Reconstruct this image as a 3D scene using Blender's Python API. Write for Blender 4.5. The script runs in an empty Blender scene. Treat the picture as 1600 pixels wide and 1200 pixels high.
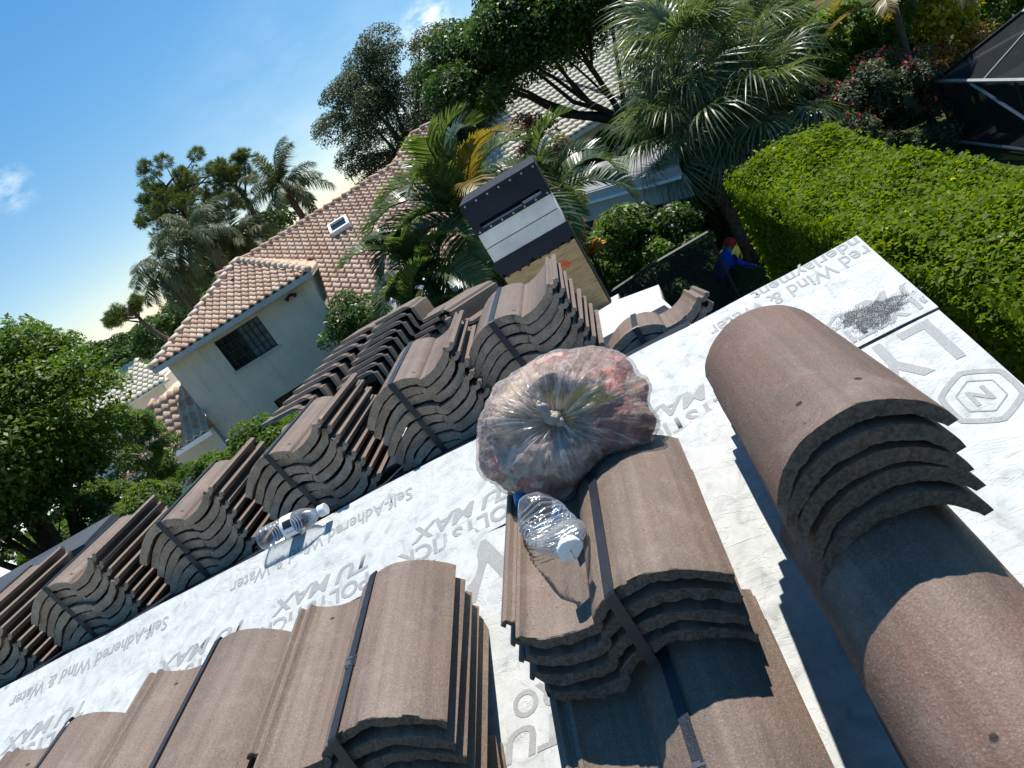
import bpy, bmesh, math, random
import numpy as np
from mathutils import Vector, Matrix, noise
SC = bpy.context.scene
COL = SC.collection
R = math.radians
rng = np.random.default_rng(7)
random.seed(7)

# ------------------------------------------------------------------ camera
# World: origin at the phone, x along the ridge, y up the near slope, z up.
F_PX, PITCH, ROLL, YAW = 1180.0, R(18.3), R(32.0), R(11.5)
F0 = Vector((-math.sin(YAW), math.cos(YAW), 0)); R0 = Vector((math.cos(YAW), math.sin(YAW), 0)); ZU = Vector((0, 0, 1))
FW = F0*math.cos(PITCH) - ZU*math.sin(PITCH); U0 = F0*math.sin(PITCH) + ZU*math.cos(PITCH)
CX = R0*math.cos(ROLL) - U0*math.sin(ROLL); CY = R0*math.sin(ROLL) + U0*math.cos(ROLL)
cam_d = bpy.data.cameras.new('camera'); cam = bpy.data.objects.new('camera', cam_d); COL.objects.link(cam)
cam.matrix_world = Matrix(((CX.x, CY.x, -FW.x, 0), (CX.y, CY.y, -FW.y, 0), (CX.z, CY.z, -FW.z, 0), (0, 0, 0, 1)))
cam_d.sensor_fit = 'HORIZONTAL'; cam_d.sensor_width = 36; cam_d.lens = 36*F_PX/1600
cam_d.clip_start = 0.02; cam_d.clip_end = 2000
SC.camera = cam

# ------------------------------------------------------------------ light
SUN = Vector((0.20, 0.40, 1.0)).normalized()
SUN_EL = math.asin(SUN.z); SUN_AZ = math.atan2(SUN.x, SUN.y)
w = bpy.data.worlds.new('World'); SC.world = w; w.use_nodes = True
wn, wl = w.node_tree.nodes, w.node_tree.links
wn.clear()
sky = wn.new('ShaderNodeTexSky'); sky.sky_type = 'NISHITA'; sky.sun_disc = False
sky.sun_elevation = SUN_EL; sky.sun_rotation = SUN_AZ
sky.air_density = 0.8; sky.dust_density = 0.0; sky.ozone_density = 1.2; sky.altitude = 0
bg = wn.new('ShaderNodeBackground'); bg.inputs['Strength'].default_value = 0.125
wo = wn.new('ShaderNodeOutputWorld')
tcw = wn.new('ShaderNodeTexCoord')
def cloud(prev, d, lo, hi, scale, seed, amount):
    """a wisp of cloud around direction d, broken up by noise"""
    dot = wn.new('ShaderNodeVectorMath'); dot.operation = 'DOT_PRODUCT'
    wl.new(tcw.outputs['Generated'], dot.inputs[0]); dot.inputs[1].default_value = Vector(d).normalized()
    mr = wn.new('ShaderNodeMapRange'); mr.inputs[1].default_value = math.cos(R(lo)); mr.inputs[2].default_value = math.cos(R(hi))
    wl.new(dot.outputs['Value'], mr.inputs[0])
    mp = wn.new('ShaderNodeMapping'); mp.inputs['Location'].default_value = (seed, seed*2, 0); mp.inputs['Scale'].default_value = (1, 1, 2.2)
    wl.new(tcw.outputs['Generated'], mp.inputs[0])
    nz = wn.new('ShaderNodeTexNoise'); nz.inputs['Scale'].default_value = scale; nz.inputs['Detail'].default_value = 7; nz.inputs['Roughness'].default_value = .6
    wl.new(mp.outputs[0], nz.inputs['Vector'])
    r2 = wn.new('ShaderNodeMapRange'); r2.inputs[1].default_value = .42; r2.inputs[2].default_value = .68
    wl.new(nz.outputs[0], r2.inputs[0])
    mu = wn.new('ShaderNodeMath'); mu.operation = 'MULTIPLY'; wl.new(mr.outputs[0], mu.inputs[0]); wl.new(r2.outputs[0], mu.inputs[1])
    m2 = wn.new('ShaderNodeMath'); m2.operation = 'MULTIPLY'; wl.new(mu.outputs[0], m2.inputs[0]); m2.inputs[1].default_value = amount
    mx = wn.new('ShaderNodeMixRGB'); wl.new(m2.outputs[0], mx.inputs[0]); wl.new(prev, mx.inputs[1]); mx.inputs[2].default_value = (8.5, 8.6, 8.8, 1)
    return mx.outputs[0]
def px_dir(px, py):
    dx, dy = (px-800)/F_PX, (600-py)/F_PX
    return FW + CX*dx + CY*dy
hs = wn.new('ShaderNodeHueSaturation'); hs.inputs['Saturation'].default_value = 2.0; hs.inputs['Value'].default_value = 1.78
gm = wn.new('ShaderNodeGamma'); gm.inputs['Gamma'].default_value = .52
wl.new(sky.outputs[0], gm.inputs['Color']); wl.new(gm.outputs[0], hs.inputs['Color'])
c = cloud(hs.outputs[0], px_dir(14, 292), 1.8, 0.1, 34, 1.3, .30)
c = cloud(c, px_dir(676, 52), 2.4, 0.1, 40, 4.1, .8)
c = cloud(c, px_dir(215, 535), 3.5, 0.5, 18, 2.7, .25)
c = cloud(c, px_dir(560, 250), 14, 2, 9, 9.2, .10)
wl.new(c, bg.inputs['Color']); wl.new(bg.outputs[0], wo.inputs[0])
sun_d = bpy.data.lights.new('sun', 'SUN'); sun_d.energy = 4.6; sun_d.angle = R(.53); sun_d.color = (1, .955, .88)
sun = bpy.data.objects.new('sun', sun_d); COL.objects.link(sun); sun.location = (5, 10, 20)
sun.rotation_euler = SUN.to_track_quat('Z', 'Y').to_euler()
SC.view_settings.view_transform = 'Standard'; SC.view_settings.look = 'None'
SC.view_settings.exposure = 0.6; SC.view_settings.gamma = 1; SC.view_settings.use_curve_mapping = False
SC.cycles.use_denoising = True
SC.cycles.transparent_max_bounces = 24
SC.cycles.max_bounces = 8; SC.cycles.caustics_reflective = False; SC.cycles.caustics_refractive = False
SC.cycles.sample_clamp_indirect = 6

GZ = -5.3                                                       # ground level below the phone
def roof_z(y): return -1.30 + y/3 if y < 1.8 else -0.70 - .27*(y-1.8)

# ------------------------------------------------------------------ node materials
class NB:
    def __init__(s, name):
        s.m = bpy.data.materials.new(name); s.m.use_nodes = True
        s.t = s.m.node_tree; s.n = s.t.nodes; s.l = s.t.links; s.n.clear()
        s.out = s.n.new('ShaderNodeOutputMaterial'); s.tc = None
    def new(s, ty, ins=None, **props):
        nd = s.n.new('ShaderNode'+ty)
        for k, v in props.items(): setattr(nd, k, v)
        for k, v in (ins or {}).items(): s.set(nd.inputs[k], v)
        return nd
    def set(s, inp, v):
        if isinstance(v, bpy.types.NodeSocket): s.l.new(v, inp)
        elif isinstance(v, bpy.types.Node): s.l.new(v.outputs[0], inp)
        else:
            if inp.type == 'RGBA' and len(v) == 3: v = (*v, 1)
            inp.default_value = v
    def coord(s, kind='Object', scale=(1, 1, 1), loc=(0, 0, 0), rot=(0, 0, 0)):
        if s.tc is None: s.tc = s.new('TexCoord')
        return s.new('Mapping', {'Vector': s.tc.outputs[kind], 'Scale': scale, 'Location': loc, 'Rotation': rot}).outputs[0]
    def noise(s, vec, scale, detail=4, rough=.55, dist=0):
        return s.new('TexNoise', {'Vector': vec, 'Scale': scale, 'Detail': detail, 'Roughness': rough, 'Distortion': dist}).outputs[0]
    def rng(s, v, a, b, c=0., d=1.):
        return s.new('MapRange', {0: v, 1: a, 2: b, 3: c, 4: d}).outputs[0]
    def mix(s, f, a, b, mode='MIX'):
        return s.new('MixRGB', {0: f, 1: a, 2: b}, blend_type=mode).outputs[0]
    def math(s, op, a, b=0.):
        return s.new('Math', {0: a, 1: b}, operation=op).outputs[0]
    def ramp(s, f, stops):
        nd = s.new('ValToRGB', {0: f}); e = nd.color_ramp.elements
        while len(e) < len(stops): e.new(.5)
        for el, (p, col) in zip(e, stops): el.position = p; el.color = (*col, 1)
        return nd.outputs[0]
    def bump(s, h, strength=.3, dist=.01):
        return s.new('Bump', {'Height': h, 'Strength': strength, 'Distance': dist}).outputs[0]
    def bsdf(s, color, rough=.6, spec=.4, normal=None, **kw):
        ins = {'Base Color': color, 'Roughness': rough, 'Specular IOR Level': spec}
        if normal is not None: ins['Normal'] = normal
        ins.update(kw)
        return s.new('BsdfPrincipled', ins).outputs[0]
    def done(s, sh): s.l.new(sh, s.out.inputs[0]); return s.m
    def obrand(s): return s.new('ObjectInfo').outputs['Random']

def simple(name, col, rough=.6, spec=.3, var=.15, scale=6, bump=0, bscale=60, kind='Object', metal=0):
    b = NB(name); v = b.coord(kind)
    n = b.noise(v, scale, 5)
    dark = tuple(x*(1-var) for x in col); lite = tuple(min(1, x*(1+var)) for x in col)
    c = b.ramp(n, [(.3, dark), (.7, lite)])
    nm = b.bump(b.noise(v, bscale, 4), bump, .01) if bump else None
    return b.done(b.bsdf(c, rough, spec, nm, Metallic=metal))

def mat_tile(name, hip=False, nose_shade=True):
    b = NB(name); v = b.coord()
    rnd = b.obrand()
    off = b.new('VectorMath', {0: v, 1: b.new('CombineXYZ', {0: b.math('MULTIPLY', rnd, 7.), 1: b.math('MULTIPLY', rnd, 13.), 2: 0.}).outputs[0]}, operation='ADD').outputs[0]
    st = b.new('Mapping', {'Vector': off, 'Scale': (62, 1.4, 10)}).outputs[0]
    streak = b.noise(st, 1., 5, .6)
    blot = b.noise(off, 7, 5, .6, .4)
    grain = b.noise(v, 330, 3, .75)
    base = b.ramp(streak, [(.22, (.088, .062, .046)), (.5, (.168, .121, .090)), (.78, (.235, .175, .132))] if not hip else [(.22, (.080, .052, .038)), (.5, (.142, .095, .070)), (.78, (.20, .138, .104))])
    base = b.mix(b.rng(blot, .40, .72, 0, .55), base, (.205, .135, .100) if not hip else (.235, .095, .058))
    base = b.mix(b.rng(b.noise(off, 3, 3), .55, .8, 0, .5), base, (.075, .060, .052))
    base = b.mix(b.rng(grain, .52, .34, 0, .55), base, (.060, .043, .034))
    base = b.mix(b.rng(grain, .57, .72, 0, .48), base, (.42, .335, .27))
    pit = b.noise(off, 95, 2, .5)
    base = b.mix(b.rng(pit, .72, .76, 0, .8), base, (.05, .036, .03))
    # chalky bloom scraped along the edges and corners
    base = b.mix(b.rng(b.noise(off, 13, 7, .7), .54, .74, 0, .50), base, (.30, .245, .205))
    base = b.mix(b.rng(b.noise(b.new('Mapping', {'Vector': off, 'Scale': (26, 3.2, 8)}).outputs[0], 1., 6, .7, .8), .60, .74, 0, .55), base, (.095, .072, .060))
    base = b.mix(b.math('MULTIPLY', rnd, .30), base, (.125, .092, .074))
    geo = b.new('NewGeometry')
    # the sawn / extruded ends get their own rough colours, picked by object normal
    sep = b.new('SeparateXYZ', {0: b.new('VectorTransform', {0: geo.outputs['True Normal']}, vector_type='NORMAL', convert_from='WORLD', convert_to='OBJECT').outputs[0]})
    # head end painted pale as if lit by bounce, nose end dark as shade
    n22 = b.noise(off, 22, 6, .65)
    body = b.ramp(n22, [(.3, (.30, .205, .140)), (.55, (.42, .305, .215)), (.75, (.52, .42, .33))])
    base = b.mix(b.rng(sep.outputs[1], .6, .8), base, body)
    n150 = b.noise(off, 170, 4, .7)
    base = b.mix(b.rng(b.math('MULTIPLY', sep.outputs[1], -1.), .6, .8), base, body) if not nose_shade else b.mix(b.rng(b.math('MULTIPLY', sep.outputs[1], -1.), .6, .8), base, b.mix(b.rng(n150, .4, .62), b.ramp(n22, [(.3, (.042, .032, .027)), (.7, (.070, .054, .045))]), (.115, .090, .074)))
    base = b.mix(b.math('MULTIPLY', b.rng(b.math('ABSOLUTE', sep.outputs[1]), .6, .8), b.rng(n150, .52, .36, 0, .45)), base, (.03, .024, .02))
    # nail holes, drilled near the head
    for hx in ((-.095, -.02) if not hip else (-.03, .045)):
        d = b.new('VectorMath', {0: b.new('VectorMath', {0: v, 1: (1, 1, 0)}, operation='MULTIPLY').outputs[0], 1: (hx, .168 if not hip else -.145, 0)}, operation='DISTANCE').outputs['Value']
        base = b.mix(b.rng(d, .0035, .0055, 1, 0), base, (.012, .010, .009))
    h = b.math('ADD', b.math('MULTIPLY', grain, .6), b.math('MULTIPLY', b.noise(off, 130, 4), .6))
    nm = b.bump(h, .55, .0026)
    rough = b.rng(b.noise(off, 5, 4), .3, .7, .48, .70)
    return b.done(b.bsdf(base, rough, .36, nm))
M = {}
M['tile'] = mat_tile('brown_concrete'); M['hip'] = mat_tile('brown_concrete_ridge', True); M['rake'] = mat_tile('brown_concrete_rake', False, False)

def mat_sheet():
    b = NB('white_underlayment'); v = b.coord()
    n1 = b.noise(v, 22, 6, .65, .6); n2 = b.noise(v, 4.5, 5, .6); n3 = b.noise(v, 300, 3, .7)
    c = b.ramp(n1, [(.30, (.33, .347, .338)), (.43, (.47, .485, .473)), (.62, (.57, .58, .565))])
    c = b.mix(b.rng(n3, .35, .7, .0, .25), c, (.36, .38, .38))
    c = b.mix(b.rng(n2, .58, .80, 0, .45), c, (.36, .375, .375))
    sc = b.noise(b.coord(scale=(9, 60, 9), rot=(0, 0, .5)), 1, 5, .7)
    c = b.mix(b.rng(sc, .63, .72, 0, .55), c, (.24, .245, .24))
    sm = b.noise(b.coord(loc=(3, 1, 0)), 38, 6, .75, 1.2)
    c = b.mix(b.math('MULTIPLY', b.rng(sm, .60, .70, 0, .85), b.rng(b.noise(v, 3.1, 3), .40, .60)), c, (.10, .095, .09))
    c = b.mix(b.rng(b.noise(b.coord(loc=(7, 3, 0)), 2.6, 4, .6), .66, .80, 0, .35), c, (.50, .42, .32))
    cr = b.noise(b.coord(scale=(3, 9, 3), rot=(0, 0, .3)), 1.6, 4, .6, 1.5)
    crease = b.rng(b.math('ABSOLUTE', b.math('SUBTRACT', cr, .5)), 0., .018, 1, 0)
    nm = b.bump(b.math('ADD', b.math('ADD', b.math('MULTIPLY', n1, .5), b.math('MULTIPLY', n3, .25)), b.math('MULTIPLY', crease, .9)), .3, .004)
    return b.done(b.bsdf(c, .62, .3, nm))
M['sheet'] = mat_sheet()
def mat_print():
    b = NB('grey_print'); v = b.coord()
    n = b.noise(v, 420, 3, .7); n2 = b.noise(v, 40, 4)
    c = b.ramp(n, [(.35, (.235, .24, .235)), (.65, (.37, .375, .37))])
    c = b.mix(b.rng(n2, .5, .8, 0, .5), c, (.42, .43, .425))
    return b.done(b.bsdf(c, .65, .25))
M['print'] = mat_print()
M['strap'] = simple('black_strap', (.018, .021, .028), .38, .5, .3, 40, .2, 300)
M['seal'] = simple('strap_seal', (.055, .060, .068), .36, .5, .2, 60)
M['membrane'] = simple('black_membrane', (.012, .014, .021), .65, .25, .25, 5, .3, 40)
M['dark'] = simple('dark_grey_roofing', (.055, .060, .066), .65, .3, .25, 4)
M['wood'] = simple('fascia_wood', (.42, .36, .28), .7, .2, .25, 6)
def mat_stucco():
    b = NB('pale_stucco'); v = b.coord()
    n = b.noise(v, 1.3, 5); f = b.noise(v, 55, 5, .7)
    c = b.ramp(n, [(.3, (.57, .505, .40)), (.7, (.65, .58, .46))])
    st = b.noise(b.coord(scale=(3.2, 3.2, .22)), 1., 5, .65)
    c = b.mix(b.rng(st, .54, .74, 0, .40), c, (.30, .285, .24))
    cr = b.noise(b.coord(scale=(.5, .5, .35)), 1.3, 6, .7, 1.)
    c = b.mix(b.rng(b.math('ABSOLUTE', b.math('SUBTRACT', cr, .5)), 0, .006, .45, 0), c, (.25, .235, .2))
    return b.done(b.bsdf(c, .88, .12, b.bump(f, .5, .012)))
M['stucco'] = mat_stucco()
M['stucco2'] = simple('chimney_stucco', (.62, .60, .54), .85, .15, .16, 5, .35, 40)
M['fascia'] = simple('pale_fascia', (.42, .42, .40), .6, .25, .1, 3)
M['white'] = simple('white_paint', (.75, .75, .73), .5, .35, .06, 4)
M['greyroof'] = simple('grey_flat_roof', (.215, .215, .215), .5, .4, .22, 1.6, .2, 20)
M['alu'] = simple('grey_aluminium', (.34, .35, .36), .4, .5, .12, 5)
M['black'] = simple('black_frame', (.02, .021, .023), .45, .4, .2, 5)
M['glassdark'] = simple('dark_glass', (.010, .014, .018), .08, .6, .3, 2)
M['glasspale'] = simple('pale_window_glass', (.11, .13, .14), .10, .6, .35, 5)
M['concrete'] = simple('pale_concrete', (.55, .53, .49), .8, .2, .12, 1.5)

def mat_plywood():
    b = NB('plywood'); v = b.coord(scale=(3, 3, 26))
    n = b.noise(v, 1.5, 6, .6, 1.5)
    c = b.ramp(n, [(.28, (.24, .135, .055)), (.5, (.42, .27, .125)), (.75, (.55, .38, .20))])
    k = b.noise(b.coord(), 9, 3)
    c = b.mix(b.rng(k, .70, .74), c, (.13, .07, .03))
    return b.done(b.bsdf(c, .7, .2))
M['ply'] = mat_plywood()
M['spray'] = simple('orange_spray_paint', (.75, .10, .03), .6, .2, .2, 30)

def mat_clay(name, a, c2, d):
    b = NB(name); rnd = b.new('Attribute', attribute_name='rnd').outputs['Fac']
    orand = b.obrand(); v = b.coord('Generated')
    f = b.math('FRACT', b.math('ADD', b.math('MULTIPLY', rnd, 1.), orand))
    c = b.ramp(f, [(.0, a), (.55, c2), (1., d)])
    geo = b.new('NewGeometry').outputs['Position']
    n = b.noise(geo, 2.2, 6, .6); n2 = b.noise(geo, 25, 4)
    c = b.mix(b.rng(n, .42, .7, 0, .5), c, tuple(x*1.3 for x in c2))
    c = b.mix(b.rng(n2, .55, .8, 0, .5), c, tuple(x*.5 for x in a))
    return b.done(b.bsdf(c, .75, .2))
M['clay'] = mat_clay('clay_tile', (.42, .255, .170), (.52, .355, .25), (.60, .47, .36))
M['beige'] = mat_clay('beige_tile', (.56, .49, .37), (.62, .56, .43), (.66, .60, .48))

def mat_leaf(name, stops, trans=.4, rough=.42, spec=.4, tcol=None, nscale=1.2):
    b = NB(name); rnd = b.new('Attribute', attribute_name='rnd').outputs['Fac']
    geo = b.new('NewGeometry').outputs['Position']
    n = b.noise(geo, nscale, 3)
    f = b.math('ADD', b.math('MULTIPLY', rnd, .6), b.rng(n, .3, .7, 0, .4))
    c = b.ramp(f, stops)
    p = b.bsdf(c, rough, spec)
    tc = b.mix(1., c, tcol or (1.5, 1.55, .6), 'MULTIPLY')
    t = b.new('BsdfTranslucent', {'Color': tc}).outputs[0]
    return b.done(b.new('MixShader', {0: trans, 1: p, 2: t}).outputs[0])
M['leaf_bright'] = mat_leaf('bright_leaf', [(0, (.040, .080, .010)), (.5, (.085, .145, .018)), (1, (.155, .215, .03))], .46, .45, .3)
M['leaf_hedge'] = mat_leaf('hedge_leaf', [(0, (.058, .110, .004)), (.45, (.118, .188, .007)), (.85, (.185, .25, .012)), (1, (.48, .50, .20))], .50, .55, .16, (1.6, 1.45, .25), 2.5)
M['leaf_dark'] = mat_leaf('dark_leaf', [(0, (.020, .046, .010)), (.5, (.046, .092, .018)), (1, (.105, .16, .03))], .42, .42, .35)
M['leaf_oak'] = mat_leaf('oak_leaf', [(0, (.026, .038, .018)), (.5, (.055, .072, .034)), (1, (.11, .13, .066))], .30, .5, .3)
M['needle'] = mat_leaf('pine_needle', [(0, (.040, .060, .014)), (.5, (.085, .115, .026)), (1, (.15, .17, .04))], .34, .5, .3)
M['palm'] = mat_leaf('palm_leaflet', [(0, (.036, .074, .026)), (.5, (.072, .118, .040)), (1, (.17, .19, .075))], .42, .30, .5)
M['palm_grey'] = mat_leaf('grey_palm_leaflet', [(0, (.040, .060, .030)), (.5, (.080, .105, .050)), (1, (.16, .17, .085))], .30, .5, .3)
M['fan_dry'] = mat_leaf('dry_fan_blade', [(0, (.12, .085, .04)), (.5, (.22, .16, .075)), (1, (.33, .26, .13))], .3, .6, .2, (1.2, 1.1, .8))
M['fan'] = mat_leaf('fan_palm_blade', [(0, (.055, .085, .032)), (.5, (.105, .140, .062)), (1, (.24, .26, .15))], .40, .36, .45)
M['palm_yellow'] = mat_leaf('yellowing_leaflet', [(0, (.10, .085, .02)), (.5, (.22, .16, .03)), (1, (.30, .20, .05))], .4)
M['croton'] = mat_leaf('croton_leaf', [(0, (.30, .10, .02)), (.5, (.45, .22, .03)), (1, (.55, .38, .06))], .4, tcol=(1.2, 1.1, .6))
M['yellow'] = mat_leaf('yellow_leaf', [(0, (.35, .28, .02)), (.5, (.55, .45, .03)), (1, (.7, .6, .08))], .4, tcol=(1.1, 1.1, .6))
M['lime'] = mat_leaf('lime_leaf', [(0, (.05, .12, .01)), (.5, (.10, .20, .015)), (1, (.2, .3, .03))], .45)
M['olive'] = mat_leaf('olive_leaf', [(0, (.06, .075, .02)), (.5, (.11, .125, .035)), (1, (.2, .19, .06))], .4)
M['flowerred'] = simple('red_flower', (.72, .09, .12), .5, .3, .3, 20)
M['bark'] = simple('grey_brown_bark', (.105, .080, .060), .9, .1, .35, 9, .6, 30)
M['barkdark'] = simple('dark_bark', (.045, .036, .028), .9, .1, .35, 9, .6, 30)
M['fibre'] = simple('palm_fibre', (.13, .092, .058), .95, .1, .5, 14, .7, 50)

def mat_ground():
    b = NB('lawn_and_soil'); v = b.coord()
    n = b.noise(v, .5, 6, .6); n2 = b.noise(v, 14, 5, .7)
    c = b.ramp(n, [(.35, (.040, .055, .016)), (.6, (.058, .080, .020)), (.8, (.09, .075, .045))])
    c = b.mix(b.rng(n2, .4, .7, 0, .6), c, (.022, .034, .010))
    return b.done(b.bsdf(c, .95, .1, b.bump(n2, .8, .05)))
M['ground'] = mat_ground()
def mat_screen():
    b = NB('black_screen_mesh')
    t = b.new('BsdfTransparent', {'Color': (1, 1, 1)}).outputs[0]
    d = b.bsdf((.022, .024, .027), .7, .2)
    return b.done(b.new('MixShader', {0: .72, 1: t, 2: d}).outputs[0])
M['screen'] = mat_screen()
def mat_bag():
    b = NB('clear_bag_film'); uv = b.coord('UV', (34, 1.6, 1)); uv2 = b.coord('UV', (80, 3.5, 1)); v = b.coord()
    n = b.noise(uv, 1., 6, .62, .5); n2 = b.noise(uv2, 1., 4, .6, .3); n3 = b.noise(v, 34, 5, .6, 1.2)
    h = b.math('ADD', b.math('ADD', n, b.math('MULTIPLY', n2, .45)), b.math('MULTIPLY', n3, .7))
    nm = b.bump(h, 1., .020)
    milky = b.math('ADD', b.rng(n, .44, .70, .12, .42), b.rng(n2, .54, .74, 0, .24))
    lw = b.new('LayerWeight', {0: .35, 'Normal': nm})
    milky = b.math('ADD', milky, b.math('MULTIPLY', lw.outputs['Facing'], .10))
    tr = b.new('BsdfTransparent', {'Color': (.97, .97, .965)}).outputs[0]
    df = b.new('MixShader', {0: .5, 1: b.new('BsdfDiffuse', {'Color': (.76, .71, .68), 'Normal': nm}).outputs[0], 2: b.new('BsdfTranslucent', {'Color': (.78, .72, .69), 'Normal': nm}).outputs[0]}).outputs[0]
    gl = b.new('BsdfGlossy', {'Color': (1, 1, 1), 'Roughness': .16, 'Normal': nm}).outputs[0]
    s = b.new('MixShader', {0: milky, 1: tr, 2: df}).outputs[0]
    fr = b.new('Fresnel', {0: 1.5, 'Normal': nm}).outputs[0]
    return b.done(b.new('MixShader', {0: b.math('ADD', b.math('MULTIPLY', fr, .26), .015), 1: s, 2: gl}).outputs[0])
M['bag'] = mat_bag()
def mat_pet():
    b = NB('clear_bottle_plastic'); v = b.coord()
    nm = b.bump(b.noise(v, 90, 4, .6, .8), .35, .004)
    lw = b.new('LayerWeight', {0: .4, 'Normal': nm}).outputs['Facing']
    tr = b.new('BsdfTransparent', {'Color': (.93, .945, .95)}).outputs[0]
    df = b.new('BsdfDiffuse', {'Color': (.62, .65, .68), 'Normal': nm}).outputs[0]
    gl = b.new('BsdfGlossy', {'Color': (1, 1, 1), 'Roughness': .09, 'Normal': nm}).outputs[0]
    s = b.new('MixShader', {0: b.rng(lw, .1, 1, .05, .34), 1: tr, 2: df}).outputs[0]
    fr = b.new('Fresnel', {0: 1.45, 'Normal': nm}).outputs[0]
    return b.done(b.new('MixShader', {0: b.math('MULTIPLY', fr, .8), 1: s, 2: gl}).outputs[0])
M['pet'] = mat_pet()
M['cap'] = simple('white_bottle_cap', (.78, .79, .80), .4, .4, .04, 20)
M['bluecap'] = simple('blue_plastic', (.03, .20, .42), .4, .4, .1, 20)
def mat_label():
    b = NB('bottle_label'); v = b.coord('UV')
    sxy = b.new('SeparateXYZ', {0: v}); uu = b.math('FRACT', b.math('MULTIPLY', sxy.outputs[0], 4.)); vv = sxy.outputs[1]
    blk = b.math('MULTIPLY', b.math('MULTIPLY', b.math('GREATER_THAN', uu, .18), b.math('LESS_THAN', uu, .62)), b.math('MULTIPLY', b.math('GREATER_THAN', vv, .42), b.math('LESS_THAN', vv, .78)))
    c = b.mix(blk, (.80, .82, .82), (.02, .025, .025))
    sx = b.new('SeparateXYZ', {0: v}).outputs[1]
    c = b.mix(b.rng(sx, .18, .2, 1, 0), c, (.02, .32, .16))
    c = b.mix(b.rng(sx, .86, .88, 0, 1), c, (.75, .77, .78))
    return b.done(b.bsdf(c, .35, .4))
M['label'] = mat_label()
M['labelblue'] = simple('cyan_label', (.03, .42, .56), .35, .4, .2, 60)
for k, c_ in dict(maroon=(.36, .15, .12), brown=(.34, .215, .16), pink=(.62, .42, .35), coal=(.20, .14, .12), tan=(.60, .44, .31), yellow=(.68, .45, .10), redbr=(.60, .20, .14), cream=(.70, .64, .55), green=(.36, .30, .16)).items():
    M['trash_'+k] = simple('trash_'+k, c_, .5, .35, .55, 55, .5, 120)
M['gran'] = simple('grey_granules', (.20, .215, .225), .7, .4, .75, 520)
M['shirt'] = simple('blue_shirt', (.012, .065, .42), .8, .2, .25, 8)
M['trouser'] = simple('dark_trousers', (.018, .018, .022), .85, .15, .2, 8)
M['skin'] = simple('skin', (.26, .14, .09), .55, .3, .08, 8)
M['redcap'] = simple('red_cap', (.55, .03, .025), .7, .2, .15, 8)
M['shoe'] = simple('brown_boots', (.05, .035, .025), .7, .2, .2, 8)

# ------------------------------------------------------------------ mesh helpers
def tag(o, label=None, cat=None, group=None, kind=None):
    for k, v in (('label', label), ('category', cat), ('group', group), ('kind', kind)):
        if v: o[k] = v
    return o
def empty(name, loc=(0, 0, 0), mat=None, **kw):
    o = bpy.data.objects.new(name, None); COL.objects.link(o); o.empty_display_size = .1
    if mat is not None: o.matrix_world = mat
    else: o.location = loc
    return tag(o, **kw)
def mesh_np(name, V, F, mats, rnd=None, smooth=False, uv=None, mi=None, sharp=None):
    V = np.asarray(V, np.float32).reshape(-1, 3)
    me = bpy.data.meshes.new(name)
    if isinstance(F, np.ndarray):
        n, k = F.shape
        me.vertices.add(len(V)); me.vertices.foreach_set('co', V.ravel())
        me.loops.add(n*k); me.loops.foreach_set('vertex_index', F.astype(np.int32).ravel())
        me.polygons.add(n); me.polygons.foreach_set('loop_start', np.arange(0, n*k, k, dtype=np.int32))
        me.polygons.foreach_set('loop_total', np.full(n, k, np.int32))
        me.update(calc_edges=True)
    else:
        me.from_pydata([tuple(v) for v in V], [], F); me.update()
    if not isinstance(mats, (list, tuple)): mats = [mats]
    for m in mats: me.materials.append(m)
    if mi is not None: me.polygons.foreach_set('material_index', np.asarray(mi, np.int32))
    if rnd is not None:
        a = me.attributes.new('rnd', 'FLOAT', 'FACE'); a.data.foreach_set('value', np.asarray(rnd, np.float32))
    if uv is not None:
        l = me.uv_layers.new(name='UVMap'); idx = np.zeros(len(me.loops), np.int32); me.loops.foreach_get('vertex_index', idx)
        l.data.foreach_set('uv', np.asarray(uv, np.float32)[idx].ravel())
    if smooth or sharp:
        me.polygons.foreach_set('use_smooth', np.ones(len(me.polygons), bool))
        if sharp: me.set_sharp_from_angle(angle=R(sharp))
    me.validate(); return me
def ob(name, me, parent=None, mat=None, **kw):
    o = bpy.data.objects.new(name, me); COL.objects.link(o)
    if parent: o.parent = parent
    if mat is not None: o.matrix_local = mat
    return tag(o, **kw)
def wpos(o):                                                     # world place of a thing or of a part of it
    t = o.matrix_basis.translation.copy()
    return t+wpos(o.parent) if o.parent else t
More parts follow.
